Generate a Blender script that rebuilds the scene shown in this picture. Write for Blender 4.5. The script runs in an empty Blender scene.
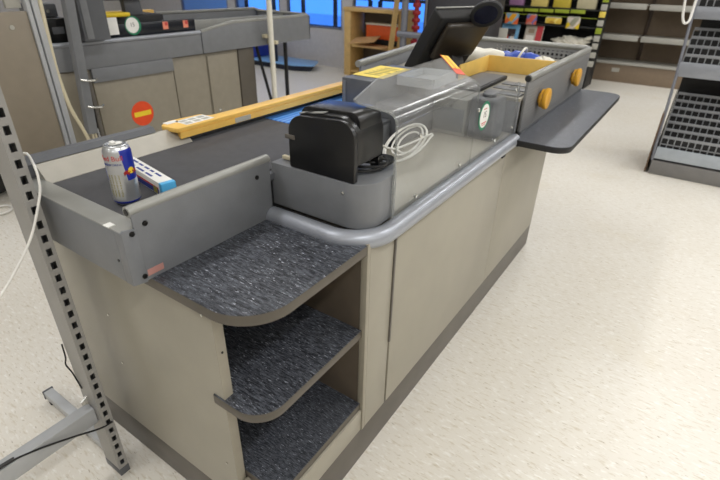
import bpy, bmesh, math, random
from mathutils import Vector, Matrix
random.seed(7)
C = bpy.context.scene.collection
PI = math.pi

# ------------------------------------------------------------------ colour
def lin(c):
    c = c / 255.0
    return c / 12.92 if c <= 0.04045 else ((c + 0.055) / 1.055) ** 2.4
def rgb(r, g, b): return (lin(r), lin(g), lin(b), 1.0)

# ------------------------------------------------------------------ materials
def newmat(name):
    m = bpy.data.materials.new(name); m.use_nodes = True
    nt = m.node_tree
    return m, nt, nt.nodes['Principled BSDF'], nt.nodes['Material Output']
def coords(nt, scale=(1, 1, 1), rot=(0, 0, 0)):
    tc = nt.nodes.new('ShaderNodeTexCoord'); mp = nt.nodes.new('ShaderNodeMapping')
    mp.inputs['Scale'].default_value = scale; mp.inputs['Rotation'].default_value = rot
    nt.links.new(tc.outputs['Object'], mp.inputs['Vector'])
    return mp.outputs['Vector']
def noise(nt, vec, scale, detail=3, rough=.55):
    n = nt.nodes.new('ShaderNodeTexNoise'); n.inputs['Scale'].default_value = scale
    n.inputs['Detail'].default_value = detail; n.inputs['Roughness'].default_value = rough
    nt.links.new(vec, n.inputs['Vector']); return n.outputs['Fac']
def ramp(nt, fac, stops):
    r = nt.nodes.new('ShaderNodeValToRGB'); e = r.color_ramp.elements
    while len(e) < len(stops): e.new(0.5)
    for k, (p, c) in enumerate(stops): e[k].position = p; e[k].color = c
    nt.links.new(fac, r.inputs['Fac']); return r.outputs['Color']
def mixc(nt, fac, a, b, blend='MIX'):
    m = nt.nodes.new('ShaderNodeMix'); m.data_type = 'RGBA'; m.blend_type = blend
    for s, v in ((m.inputs[0], fac), (m.inputs[6], a), (m.inputs[7], b)):
        if hasattr(v, 'links') or hasattr(v, 'is_linked'): nt.links.new(v, s)
        else: s.default_value = v
    return m.outputs[2]
def math_(nt, op, a, b=None):
    n = nt.nodes.new('ShaderNodeMath'); n.operation = op
    for s, v in zip(n.inputs, (a, b)):
        if v is None: continue
        if hasattr(v, 'is_linked'): nt.links.new(v, s)
        else: s.default_value = v
    return n.outputs[0]
def mat(name, col, rough=.5, metal=0.0, var=.05, vscale=18, spec=.5, coat=0.0, bump=0.0):
    """painted / plastic / metal surface with a faint procedural mottling"""
    m, nt, b, out = newmat(name)
    v = coords(nt); f = noise(nt, v, vscale)
    c = rgb(*col)
    lo = tuple(x * (1 - var) for x in c[:3]) + (1,); hi = tuple(min(1, x * (1 + var)) for x in c[:3]) + (1,)
    nt.links.new(ramp(nt, f, [(.3, lo), (.7, hi)]), b.inputs['Base Color'])
    b.inputs['Roughness'].default_value = rough; b.inputs['Metallic'].default_value = metal
    b.inputs['Specular IOR Level'].default_value = spec
    if coat: b.inputs['Coat Weight'].default_value = coat; b.inputs['Coat Roughness'].default_value = .1
    if bump:
        bp = nt.nodes.new('ShaderNodeBump'); bp.inputs['Strength'].default_value = bump; bp.inputs['Distance'].default_value = .002
        nt.links.new(noise(nt, v, 260, 2), bp.inputs['Height']); nt.links.new(bp.outputs[0], b.inputs['Normal'])
    return m
def floor_mat():
    m, nt, b, out = newmat('linoleum_cream')
    v = coords(nt)
    base = ramp(nt, noise(nt, v, .9, 3), [(.3, rgb(221, 215, 203)), (.7, rgb(231, 227, 218))])
    vs = coords(nt, (22, 95, 20), (0, 0, .5))
    fl = ramp(nt, noise(nt, vs, 1.0, 3, .6), [(.54, (0, 0, 0, 1)), (.70, (1, 1, 1, 1))])
    c1 = mixc(nt, fl, base, rgb(207, 198, 180))
    vd = coords(nt, (26, 90, 20), (0, 0, .6))
    fd = ramp(nt, noise(nt, vd, 1.3, 2, .6), [(.65, (0, 0, 0, 1)), (.73, (1, 1, 1, 1))])
    c2 = mixc(nt, fd, c1, rgb(178, 166, 146))
    vw = coords(nt, (25, 70, 20), (0, 0, .35))
    fw = ramp(nt, noise(nt, vw, 1.1, 2, .6), [(.56, (0, 0, 0, 1)), (.70, (1, 1, 1, 1))])
    c3 = mixc(nt, fw, c2, rgb(238, 235, 228))
    sm = ramp(nt, noise(nt, v, 2.1, 4), [(.58, (0, 0, 0, 1)), (.8, (.35, .35, .35, 1))])
    c4 = mixc(nt, sm, c3, rgb(212, 200, 172))
    nt.links.new(c4, b.inputs['Base Color'])
    b.inputs['Roughness'].default_value = .38; b.inputs['Specular IOR Level'].default_value = .35
    return m
def laminate_mat(name, base, fleck, amount=.62):
    m, nt, b, out = newmat(name)
    v = coords(nt, (46, 260, 60))
    f1 = ramp(nt, noise(nt, v, 1.0, 4, .7), [(amount - .17, (0, 0, 0, 1)), (amount + .04, (.42, .42, .42, 1))])
    c = mixc(nt, f1, rgb(*base), rgb(*fleck))
    v2 = coords(nt, (60, 300, 60), (0, 0, .12))
    f2 = ramp(nt, noise(nt, v2, 1.2, 3, .6), [(amount + .035, (0, 0, 0, 1)), (amount + .15, (1, 1, 1, 1))])
    c = mixc(nt, f2, c, rgb(192, 196, 206))
    v3 = coords(nt)
    f3 = ramp(nt, noise(nt, v3, 520, 2), [(.62, (0, 0, 0, 1)), (.8, (.5, .5, .5, 1))])
    c = mixc(nt, f3, c, rgb(150, 155, 165))
    nt.links.new(c, b.inputs['Base Color'])
    b.inputs['Roughness'].default_value = .42
    return m
def perforated_mat(name, col, axes, pitch, hole, lo=None, hi=None, metal=0.0, rough=.45):
    """sheet metal really open at its holes"""
    m, nt, b, out = newmat(name)
    b.inputs['Base Color'].default_value = rgb(*col); b.inputs['Roughness'].default_value = rough; b.inputs['Metallic'].default_value = metal
    tc = nt.nodes.new('ShaderNodeTexCoord'); sp = nt.nodes.new('ShaderNodeSeparateXYZ')
    nt.links.new(tc.outputs['Object'], sp.inputs[0])
    msk = None
    for ax, p, h in zip(axes, pitch, hole):
        s = math_(nt, 'DIVIDE', sp.outputs[ax], p)
        s = math_(nt, 'ABSOLUTE', math_(nt, 'SUBTRACT', math_(nt, 'FRACT', s), .5))
        s = math_(nt, 'LESS_THAN', s, h / p / 2)
        msk = s if msk is None else math_(nt, 'MULTIPLY', msk, s)
    if lo:
        for ax, l, h in zip(axes, lo, hi):
            msk = math_(nt, 'MULTIPLY', msk, math_(nt, 'GREATER_THAN', sp.outputs[ax], l))
            msk = math_(nt, 'MULTIPLY', msk, math_(nt, 'LESS_THAN', sp.outputs[ax], h))
    tr = nt.nodes.new('ShaderNodeBsdfTransparent'); mx = nt.nodes.new('ShaderNodeMixShader')
    nt.links.new(msk, mx.inputs[0]); nt.links.new(b.outputs[0], mx.inputs[1]); nt.links.new(tr.outputs[0], mx.inputs[2])
    nt.links.new(mx.outputs[0], out.inputs[0])
    return m
def clear_mat(name, tint=(.93, .94, .94), haze=.06, ior=1.35, rough=.16):
    """clear sheet: see-through, mirror-like at grazing angles, faint dust haze"""
    m, nt, b, out = newmat(name); nt.nodes.remove(b)
    tr = nt.nodes.new('ShaderNodeBsdfTransparent'); tr.inputs[0].default_value = tint + (1,)
    gl = nt.nodes.new('ShaderNodeBsdfGlossy'); gl.inputs['Roughness'].default_value = rough
    df = nt.nodes.new('ShaderNodeBsdfDiffuse'); df.inputs[0].default_value = (.55, .55, .54, 1)
    fr = nt.nodes.new('ShaderNodeFresnel'); ge = nt.nodes.new('ShaderNodeNewGeometry')
    nt.links.new(math_(nt, 'POWER', ior, math_(nt, 'SUBTRACT', 1.0, math_(nt, 'MULTIPLY', ge.outputs['Backfacing'], 2.0))), fr.inputs[0])
    a = nt.nodes.new('ShaderNodeMixShader'); c = nt.nodes.new('ShaderNodeMixShader')
    f = noise(nt, coords(nt), 14, 3)
    hz = math_(nt, 'MULTIPLY', f, haze * 2)
    nt.links.new(hz, a.inputs[0]); nt.links.new(tr.outputs[0], a.inputs[1]); nt.links.new(df.outputs[0], a.inputs[2])
    nt.links.new(fr.outputs[0], c.inputs[0]); nt.links.new(a.outputs[0], c.inputs[1]); nt.links.new(gl.outputs[0], c.inputs[2])
    nt.links.new(c.outputs[0], out.inputs[0])
    return m
def emit_mat(name, col, s):
    m, nt, b, out = newmat(name)
    b.inputs['Base Color'].default_value = (.9, .9, .9, 1)
    b.inputs['Emission Color'].default_value = col; b.inputs['Emission Strength'].default_value = s
    return m
def patches_mat(name, cols, scale, rough=.4):
    """printed cover: irregular blocks of a few ink colours"""
    m, nt, b, out = newmat(name)
    vo = nt.nodes.new('ShaderNodeTexVoronoi'); vo.inputs['Scale'].default_value = scale
    nt.links.new(coords(nt), vo.inputs['Vector'])
    sp = nt.nodes.new('ShaderNodeSeparateColor'); nt.links.new(vo.outputs['Color'], sp.inputs[0])
    r = nt.nodes.new('ShaderNodeValToRGB'); r.color_ramp.interpolation = 'CONSTANT'
    e = r.color_ramp.elements
    while len(e) < len(cols): e.new(.5)
    for k, c in enumerate(cols): e[k].position = k / len(cols); e[k].color = rgb(*c)
    nt.links.new(sp.outputs[0], r.inputs[0]); nt.links.new(r.outputs[0], b.inputs['Base Color'])
    b.inputs['Roughness'].default_value = rough
    return m

M = {}
M['floor'] = floor_mat()
M['lam'] = laminate_mat('dark_flecked_laminate', (33, 35, 41), (130, 135, 144), .585)
M['lamflap'] = laminate_mat('worn_dark_laminate', (84, 87, 94), (108, 112, 120), .60)
M['wall'] = mat('painted_wall', (196, 192, 184), .8)
M['ceil'] = mat('ceiling_tile', (225, 223, 218), .9)
M['beige'] = mat('beige_panel', (153, 148, 134), .36, var=.04, vscale=6)
M['beige_edge'] = mat('beige_edge', (150, 144, 129), .4)
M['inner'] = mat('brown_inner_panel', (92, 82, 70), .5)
M['plinth'] = mat('plinth_grey_brown', (92, 87, 80), .4, var=.12, vscale=9)
M['edge'] = mat('edge_band_brown', (86, 80, 71), .45)
M['grey'] = mat('grey_powder_coat', (116, 118, 121), .42, bump=.12)
M['greydk'] = mat('dark_grey_powder_coat', (90, 92, 96), .45, bump=.12)
M['greylt'] = mat('light_grey_steel', (150, 150, 145), .38, metal=.25)
M['guide'] = mat('brushed_guide', (178, 174, 164), .4, metal=.3)
M['tube'] = mat('satin_aluminium', (158, 162, 170), .36, metal=.4)
M['alu'] = mat('aluminium_post', (180, 182, 184), .4, metal=.2)
M['postgrey'] = mat('post_grey', (150, 148, 144), .42, metal=.1)
M['belt'] = mat('rubber_belt', (70, 70, 73), .62, var=.1, vscale=30)
M['black'] = mat('black_plastic', (17, 17, 18), .32, var=.1)
M['blacksoft'] = mat('black_matt', (27, 27, 28), .6)
M['blackgloss'] = mat('black_gloss', (12, 14, 34), .2, spec=.4)
M['beige_shaded'] = mat('shaded_beige_panel', (140, 133, 118), .42)  # beige darkened: dimmer light on the second counter put into the colour
M['olive'] = mat('dark_brownish_plastic', (52, 47, 40), .4)
M['yellow'] = mat('yellow_plastic', (236, 190, 96), .42)
M['yellowdk'] = mat('ochre_plastic', (214, 150, 40), .42)
M['yboard'] = mat('yellow_board', (236, 196, 104), .42)
M['knob'] = mat('yellow_knob', (226, 168, 52), .3)
M['screw'] = mat('dark_screw', (28, 27, 26), .35, metal=.5)
M['stud'] = mat('bright_stud', (210, 210, 205), .2, metal=.9)
M['steel'] = mat('stainless', (190, 194, 200), .22, metal=.9)
M['white'] = mat('white_paper', (232, 231, 226), .6)
M['ink'] = mat('black_ink', (30, 30, 32), .6)
M['redink'] = mat('red_ink', (190, 50, 50), .6)
M['green'] = mat('green_ring', (22, 120, 84), .45)
M['pinkish'] = mat('orange_pink_sticker', (226, 138, 112), .5)
M['redor'] = mat('red_orange_vinyl', (222, 72, 24), .45)
M['yelsign'] = mat('yellow_vinyl', (240, 206, 42), .45)
M['fadedred'] = mat('faded_red_label', (176, 128, 120), .6)
M['sheet'] = mat('yellow_sheet', (236, 210, 92), .55)
M['oliveink'] = mat('olive_ink', (150, 140, 70), .6)
M['whitecable'] = mat('white_cable', (228, 226, 220), .45)
M['beigecable'] = mat('cream_cable', (206, 196, 168), .5)
M['blackcable'] = mat('black_cable', (22, 22, 22), .45)
M['clear'] = clear_mat('acrylic', haze=.07)
M['clearedge'] = clear_mat('acrylic_cut_edge', (.85, .87, .86), .28, 1.3, .4)
M['dusty'] = clear_mat('dusty_acrylic', (.93, .94, .94), .13, 1.3, .2)
M['lipclear'] = clear_mat('plastic_price_lip', (.80, .86, .90), .55, 1.5)
M['glass'] = clear_mat('window_glass', (.95, .97, 1.0), .0, 1.4)
M['wood'] = mat('pale_wood', (205, 172, 112), .5, var=.12, vscale=12)
M['cardboard'] = mat('cardboard', (190, 152, 106), .8, var=.12)
M['orange'] = mat('orange_crate', (222, 92, 34), .5)
M['brownback'] = perforated_mat('brown_back_panel', (112, 96, 78), (0, 2), (.05, .05), (.006, .006))
M['shelfgrey'] = mat('pale_grey_shelf', (170, 168, 160), .5)
M['standkick'] = mat('stand_kick_grey', (120, 118, 116), .45)
M['wire'] = mat('plated_wire', (150, 152, 156), .35, metal=.3)
M['brownpanel'] = mat('brown_side_board', (104, 82, 62), .55)
M['binperf'] = perforated_mat('perforated_far_panel', (126, 126, 125), (0, 2), (.027, .025), (.015, .014), (-.56, .96), (-.03, 1.06))
M['binside'] = perforated_mat('perforated_side_panel', (120, 120, 120), (1, 2), (.018, .014), (.006, .004), (1.52, .885), (2.66, 1.05))
M['binleft'] = perforated_mat('perforated_left_panel', (140, 143, 150), (1, 2), (.022, .05), (.007, .034), (1.42, .9), (2.6, 1.07))
M['wallgrey'] = mat('grey_door_panel', (196, 194, 196), .5)
M['frame'] = mat('window_frame_grey', (120, 122, 130), .45, metal=.2)
M['darkrail'] = mat('dark_railing', (28, 34, 52), .5)
M['snow'] = mat('pale_paving', (200, 205, 215), .8)
M['bluecrate'] = mat('blue_plastic', (30, 52, 150), .45)
M['red'] = mat('red_plastic', (150, 30, 34), .4)
M['bag'] = mat('white_plastic_bag', (226, 222, 208), .35)
M['bagblue'] = mat('blue_plastic_bag', (52, 82, 176), .35)
M['cyan'] = mat('sky_blue_card', (88, 180, 232), .4)
M['navy'] = mat('navy_ink', (24, 48, 130), .5)
M['lamp'] = emit_mat('lamp_diffuser', (1, .96, .9, 1), 1.5)
M['lime'] = mat('lime_label', (150, 166, 44), .6)
M['taggrey'] = mat('pale_price_tag', (176, 174, 165), .6)
M['screen'] = mat('dark_brown_back', (52, 46, 39), .3)

def scanner_mat():
    m, nt, b, out = newmat('ribbed_plate_blue_reflection'); v = coords(nt, (1, 1, 1))
    w = nt.nodes.new('ShaderNodeTexWave'); w.inputs['Scale'].default_value = 15; w.bands_direction = 'X'
    nt.links.new(v, w.inputs['Vector'])
    nt.links.new(ramp(nt, w.outputs['Fac'], [(.15, rgb(58, 128, 236)), (.75, rgb(120, 184, 255))]), b.inputs['Base Color'])  # reflected blue daylight put into the base colour
    b.inputs['Metallic'].default_value = .15; b.inputs['Roughness'].default_value = .3
    return m
M['scanner'] = scanner_mat()

def can_mat():
    """silver can with blue slanting quarter panels (angle round the axis, height)"""
    m, nt, b, out = newmat('printed_can'); b.inputs['Metallic'].default_value = .8; b.inputs['Roughness'].default_value = .3
    tc = nt.nodes.new('ShaderNodeTexCoord'); sp = nt.nodes.new('ShaderNodeSeparateXYZ'); nt.links.new(tc.outputs['Object'], sp.inputs[0])
    ang = math_(nt, 'DIVIDE', math_(nt, 'ARCTAN2', sp.outputs[1], sp.outputs[0]), 2 * PI)
    ang = math_(nt, 'ADD', ang, 1.0)
    z = sp.outputs[2]
    sl = math_(nt, 'MULTIPLY', math_(nt, 'SUBTRACT', z, .067), .55)
    u = math_(nt, 'ADD', ang, sl)
    q = math_(nt, 'FRACT', math_(nt, 'ADD', math_(nt, 'MULTIPLY', u, 2.0), .06))
    left = math_(nt, 'LESS_THAN', q, .5)
    up = math_(nt, 'GREATER_THAN', z, .058)
    # blue where (left and up) or (not left and not up)
    x = math_(nt, 'ABSOLUTE', math_(nt, 'SUBTRACT', left, up)); blue = math_(nt, 'SUBTRACT', 1.0, x)
    base = math_(nt, 'LESS_THAN', z, .012); base = math_(nt, 'MULTIPLY', base, math_(nt, 'GREATER_THAN', z, .006))
    blue = math_(nt, 'MAXIMUM', math_(nt, 'MULTIPLY', math_(nt, 'MULTIPLY', blue, left), math_(nt, 'LESS_THAN', z, .124)), base)
    col = mixc(nt, blue, rgb(196, 198, 200), rgb(26, 44, 150))
    nt.links.new(col, b.inputs['Base Color'])
    nt.links.new(math_(nt, 'SUBTRACT', .8, math_(nt, 'MULTIPLY', blue, .6)), b.inputs['Metallic'])
    return m
M['can'] = can_mat()

# ------------------------------------------------------------------ mesh builder
def rounded(poly, radii, n=7):
    """2-D polygon with rounded corners"""
    out = []
    N = len(poly)
    for i in range(N):
        p, a, b = Vector(poly[i]), Vector(poly[i - 1]), Vector(poly[(i + 1) % N])
        r = radii[i] if isinstance(radii, (list, tuple)) else radii
        if r <= 0: out.append(tuple(p)); continue
        d1 = (a - p).normalized(); d2 = (b - p).normalized()
        half = math.acos(max(-1, min(1, d1.dot(d2)))) / 2
        t = min(r / math.tan(half), (a - p).length * .49, (b - p).length * .49); r = t * math.tan(half)
        c = p + (d1 + d2).normalized() * (r / math.sin(half))
        s = p + d1 * t; e = p + d2 * t
        a0 = math.atan2(s.y - c.y, s.x - c.x); a1 = math.atan2(e.y - c.y, e.x - c.x)
        da = (a1 - a0 + PI) % (2 * PI) - PI
        for k in range(n + 1):
            q = a0 + da * k / n; out.append((c.x + r * math.cos(q), c.y + r * math.sin(q)))
    return out
def smooth_path(pts, n=6):
    P_ = [Vector(p) for p in pts]; out = []
    for i in range(len(P_) - 1):
        p0 = P_[max(i - 1, 0)]; p1 = P_[i]; p2 = P_[i + 1]; p3 = P_[min(i + 2, len(P_) - 1)]
        for k in range(n):
            t = k / n
            out.append(.5 * ((2 * p1) + (p2 - p0) * t + (2 * p0 - 5 * p1 + 4 * p2 - p3) * t * t + (3 * p1 - p0 - 3 * p2 + p3) * t ** 3))
    out.append(P_[-1]); return out
class MB:
    def __init__(s): s.bm = bmesh.new()
    def _merge(s, b):
        me = bpy.data.meshes.new('tmp'); b.to_mesh(me); b.free(); s.bm.from_mesh(me); bpy.data.meshes.remove(me); return s
    def box(s, x0, x1, y0, y1, z0, z1, bev=0.0, mtx=None, seg=2):
        b = bmesh.new()
        bmesh.ops.create_cube(b, size=1, matrix=Matrix.Translation(((x0 + x1) / 2, (y0 + y1) / 2, (z0 + z1) / 2)) @ Matrix.Diagonal((abs(x1 - x0), abs(y1 - y0), abs(z1 - z0), 1)))
        if bev > 0:
            bev = min(bev, .49 * min(abs(x1 - x0), abs(y1 - y0), abs(z1 - z0)))
            bmesh.ops.bevel(b, geom=b.edges[:], offset=bev, segments=seg, affect='EDGES', profile=.5)
        if mtx: bmesh.ops.transform(b, matrix=mtx, verts=b.verts)
        return s._merge(b)
    def prism(s, poly, a0, a1, axis='z', bev=0.0, mtx=None):
        b = bmesh.new(); f3 = {'z': lambda p, h: (p[0], p[1], h), 'y': lambda p, h: (p[0], h, p[1]), 'x': lambda p, h: (h, p[0], p[1])}[axis]
        lo = [b.verts.new(f3(p, a0)) for p in poly]; hi = [b.verts.new(f3(p, a1)) for p in poly]
        n = len(poly); f1 = b.faces.new(lo); f2 = b.faces.new(hi)
        for i in range(n): b.faces.new((lo[i], lo[(i + 1) % n], hi[(i + 1) % n], hi[i]))
        bmesh.ops.recalc_face_normals(b, faces=b.faces)
        if bev > 0:
            ed = set(f1.edges) | set(f2.edges)
            bmesh.ops.bevel(b, geom=list(ed), offset=bev, segments=2, affect='EDGES', profile=.5)
        if mtx: bmesh.ops.transform(b, matrix=mtx, verts=b.verts)
        return s._merge(b)
    def tube(s, path, r, seg=10, closed=False, cap=True):
        P_ = [Vector(p) for p in path]; n = len(P_); b = bmesh.new(); rings = []
        up = None
        for i in range(n):
            if closed: t = (P_[(i + 1) % n] - P_[i - 1]).normalized()
            else: t = (P_[min(i + 1, n - 1)] - P_[max(i - 1, 0)]).normalized()
            if up is None:
                up = Vector((0, 0, 1)) if abs(t.z) < .9 else Vector((1, 0, 0))
            u = (up - t * up.dot(t)).normalized(); w = t.cross(u); up = u
            rr = r[i] if isinstance(r, (list, tuple)) else r
            rings.append([b.verts.new(P_[i] + (u * math.cos(2 * PI * k / seg) + w * math.sin(2 * PI * k / seg)) * rr) for k in range(seg)])
        for i in range(n if closed else n - 1):
            A, B = rings[i], rings[(i + 1) % n]
            for k in range(seg): b.faces.new((A[k], A[(k + 1) % seg], B[(k + 1) % seg], B[k]))
        if cap and not closed: b.faces.new(rings[0]); b.faces.new(rings[-1])
        bmesh.ops.recalc_face_normals(b, faces=b.faces)
        return s._merge(b)
    def bar(s, p0, p1, r, seg=8): return s.tube([p0, p1], r, seg)
    def cyl(s, c, axis, r, h, seg=28, bev=0.0, r2=None):
        """disc / cylinder centred on c along a world axis"""
        rot = {'z': Matrix.Identity(4), 'x': Matrix.Rotation(PI / 2, 4, 'Y'), 'y': Matrix.Rotation(-PI / 2, 4, 'X')}[axis]
        b = bmesh.new()
        bmesh.ops.create_cone(b, cap_ends=True, segments=seg, radius1=r, radius2=r if r2 is None else r2, depth=h, matrix=Matrix.Translation(c) @ rot)
        if bev > 0:
            ed = [e for e in b.edges if any(len(f.verts) > 4 for f in e.link_faces)]
            bmesh.ops.bevel(b, geom=ed, offset=bev, segments=2, affect='EDGES', profile=.5)
        return s._merge(b)
    def lathe(s, prof, c, seg=36):
        b = bmesh.new(); rings = []
        for (r, z) in prof:
            rings.append([b.verts.new((c[0] + r * math.cos(2 * PI * k / seg), c[1] + r * math.sin(2 * PI * k / seg), c[2] + z)) for k in range(seg)])
        for A, B in zip(rings, rings[1:]):
            for k in range(seg): b.faces.new((A[k], A[(k + 1) % seg], B[(k + 1) % seg], B[k]))
        b.faces.new(rings[0]); b.faces.new(rings[-1]); bmesh.ops.recalc_face_normals(b, faces=b.faces)
        return s._merge(b)
    def quad(s, a, b_, c, d, th=.0006):
        """thin sheet with real thickness through four corners"""
        a, b_, c, d = map(Vector, (a, b_, c, d)); n = (b_ - a).cross(d - a).normalized() * th
        b = bmesh.new(); lo = [b.verts.new(p) for p in (a, b_, c, d)]; hi = [b.verts.new(p + n) for p in (a, b_, c, d)]
        b.faces.new(lo); b.faces.new(hi)
        for i in range(4): b.faces.new((lo[i], lo[(i + 1) % 4], hi[(i + 1) % 4], hi[i]))
        bmesh.ops.recalc_face_normals(b, faces=b.faces); return s._merge(b)
    def sheet(s, path2, y0, y1, th, axis='y'):
        """bent sheet: 2-D centre line extruded, with thickness"""
        L = []; Rr = []; n = len(path2); P_ = [Vector(p) for p in path2]
        for i in range(n):
            t = (P_[min(i + 1, n - 1)] - P_[max(i - 1, 0)]).normalized(); nn = Vector((-t.y, t.x)) * th / 2
            L.append(tuple(P_[i] + nn)); Rr.append(tuple(P_[i] - nn))
        return s.prism(L + Rr[::-1], y0, y1, axis)
    def text(s, body, size, origin, xdir, ydir, th=.0005, warp=None, align='CENTER'):
        cu = bpy.data.curves.new('lettering', 'FONT'); cu.body = body; cu.size = size; cu.extrude = th; cu.align_x = align; cu.align_y = 'CENTER'; cu.resolution_u = 2
        ob = bpy.data.objects.new('lettering', cu); C.objects.link(ob)
        dg = bpy.context.evaluated_depsgraph_get(); me = bpy.data.meshes.new_from_object(ob.evaluated_get(dg))
        x = Vector(xdir).normalized(); y = Vector(ydir).normalized(); n = x.cross(y); o = Vector(origin or (0, 0, 0))
        for v in me.vertices:
            v.co = Vector(warp(v.co)) if warp else o + x * v.co.x + y * v.co.y + n * v.co.z
        s.bm.from_mesh(me); bpy.data.meshes.remove(me); C.objects.unlink(ob); bpy.data.objects.remove(ob); bpy.data.curves.remove(cu)
        return s
    def build(s, name, material, parent=None, label=None, angle=35, origin=None):
        me = bpy.data.meshes.new(name)
        o_ = Vector(parent['_o']) if parent is not None else Vector(origin or (0, 0, 0))
        bmesh.ops.translate(s.bm, verts=s.bm.verts, vec=-o_)
        s.bm.to_mesh(me); s.bm.free()
        me.materials.append(material)
        for p in me.polygons: p.use_smooth = True
        me.set_sharp_from_angle(angle=math.radians(angle))
        ob = bpy.data.objects.new(name, me); C.objects.link(ob)
        if parent is not None: ob.parent = parent
        else: ob.location = o_
        ob['_o'] = tuple(o_)
        if label: ob['label'] = label
        return ob
def tag(o, label, cat, group=None, kind=None):
    if label: o['label'] = label
    if cat: o['category'] = cat
    if group: o['group'] = group
    if kind: o['kind'] = kind
    return o
def thing(name, label, cat, loc=(0, 0, 0), group=None):
    o = bpy.data.objects.new(name, None); C.objects.link(o); o.location = loc; o['_o'] = tuple(loc); o.empty_display_size = .05
    return tag(o, label, cat, group)
def struct(name, mb, m, parent=None, **k):
    o = mb.build(name, m, parent, **k)
    if parent is None: o['kind'] = 'structure'
    return o

# perforation masks use object coordinates, so those parts' roots sit at the world origin in x, y, z (see packing bin)
BIN_O = (0, 0, 0)

# ================================================================== THE ROOM
WB = 6.40        # window wall
struct('floor', MB().box(-10, 5, -5, 9.6, -.1, 0), M['floor'])
struct('ceiling', MB().box(-10, 5, -5, 9.6, 3.1, 3.2), M['ceil'])
struct('wall_left', MB().box(-10.2, -10, -5, 9.6, 0, 3.1), M['wall'])
struct('wall_right', MB().box(5, 5.2, -5, 9.6, 0, 3.1), M['wall'])
struct('wall_front', MB().box(-10.2, 5.2, -5.2, -5, 0, 3.1), M['wall'])
struct('wall_back', MB().box(-2.8, 5.2, 9.6, 9.8, 0, 3.1), M['wall'])
struct('wall_return', MB().box(-2.9, -2.8, WB, 9.6, 0, 3.1), M['wall'])
# window wall: grey panelled below the glass
wins = [(-8.6, -7.2), (-7.0, -5.86), (-5.70, -4.50), (-4.30, -2.98)]
wb = MB()
wb.box(-10, -2.9, WB, WB + .08, 0, .60)
wb.box(-10, -2.9, WB, WB + .08, 2.98, 3.1)
xs = [-10] + [v for w in wins for v in w] + [-2.9]
for a, b in zip(xs[::2], xs[1::2]): wb.box(a, b, WB - .01, WB + .09, 0, 2.4)
struct('wall_window_side', wb, M['wallgrey'])
for i, (a, b) in enumerate(wins):
    f = MB(); t = .03
    f.box(a, b, WB, WB + .06, .60, .60 + t, .004); f.box(a, b, WB, WB + .06, 2.98 - t, 2.98, .004)
    f.box(a, a + t, WB, WB + .06, .6, 2.98, .004); f.box(b - t, b, WB, WB + .06, .6, 2.98, .004)
    w = struct('window_%d' % (i + 1), f, M['frame'])
    MB().box(a + t, b - t, WB + .025, WB + .035, .63, 2.95).build('pane', M['glass'], w)
# outside: pale ground and dark handrails beyond the glass
struct('ground_outside', MB().box(-14, -2.9, WB + .1, 16, -.15, -.05), M['snow'])
for a, b in ((-7.4, -4.4), (-4.2, -3.0)):
    r = MB(); r.box(a, b, 7.05, 7.10, 1.03, 1.08); r.box(a, b, 7.06, 7.09, .55, .575)
    n = int((b - a) / .7)
    for k in range(n + 1): r.box(a + k * (b - a) / n - .03, a + k * (b - a) / n + .03, 7.05, 7.10, -.05, 1.03)
    tag(r.build('handrail', M['darkrail'], origin=((a + b) / 2, 7.07, -.05)),
        'dark handrail outside the blue windows beside the grey door panel' if a < -5 else 'short dark handrail outside, above the wooden crate shelf', 'handrail')

# ceiling lamps (above the frame; they light the room)
k = 0
for lx in (-6.9, -4.1, -1.0, 1.5, 3.9):
    for ly in (-3.2, -.6, 2.0, 4.6, 7.4):
        if lx < -2.9 and ly > 6: continue
        t = thing('ceiling_light', 'white fluorescent ceiling light strip hanging above the shop floor', 'ceiling light', (lx, ly, 3.02), 'fluorescent ceiling strips')
        MB().box(lx - .12, lx + .12, ly - .75, ly + .75, 3.04, 3.1, .01).build('housing', M['white'], t)
        MB().box(lx - .10, lx + .10, ly - .72, ly + .72, 3.02, 3.04, .005).build('diffuser', M['lamp'], t)
        la = bpy.data.lights.new('strip_lamp', 'AREA'); la.shape = 'RECTANGLE'; la.size = .22; la.size_y = 1.45
        la.energy = {-6.9: 11, -4.1: 11, -1.0: 18, 1.5: 27, 3.9: 26}[lx] * (.72 if ly < -3 else 1.15 if ly > 4 and lx > 0 else 1); la.color = (.985, .99, 1.0)
        lo = bpy.data.objects.new('strip_lamp', la); C.objects.link(lo); lo.location = (lx, ly, 3.005)

# ================================================================== CHECKOUT COUNTER (front)
cc = thing('checkout_counter', 'beige checkout counter with three dark flecked end shelves and a silver bumper tube', 'counter', (-.4, 1.0, 0))
MB().box(-.88, -.006, -.036, 2.19, 0, .15, .004).build('plinth', M['plinth'], cc, 'dark grey-brown plinth')
ep = MB().box(-.88, -.137, -.045, -.0185, .15, .835, .002).build('end_panel', M['beige'], cc)
for (sx, sz) in ((-.165, .80), (-.17, .30), (-.62, .78), (-.60, .60), (-.60, .42)):
    MB().cyl((sx, -.046, sz), 'y', .0035, .003, 12).build('screw', M['stud'], ep)
MB().box(-.1368, -.134, -.0455, -.0188, .15, .815, .0008).build('edge_strip', M['beige_edge'], cc)
MB().cyl((-.1335, -.032, .70), 'x', .003, .002, 10).build('screw', M['screw'], cc)
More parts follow.
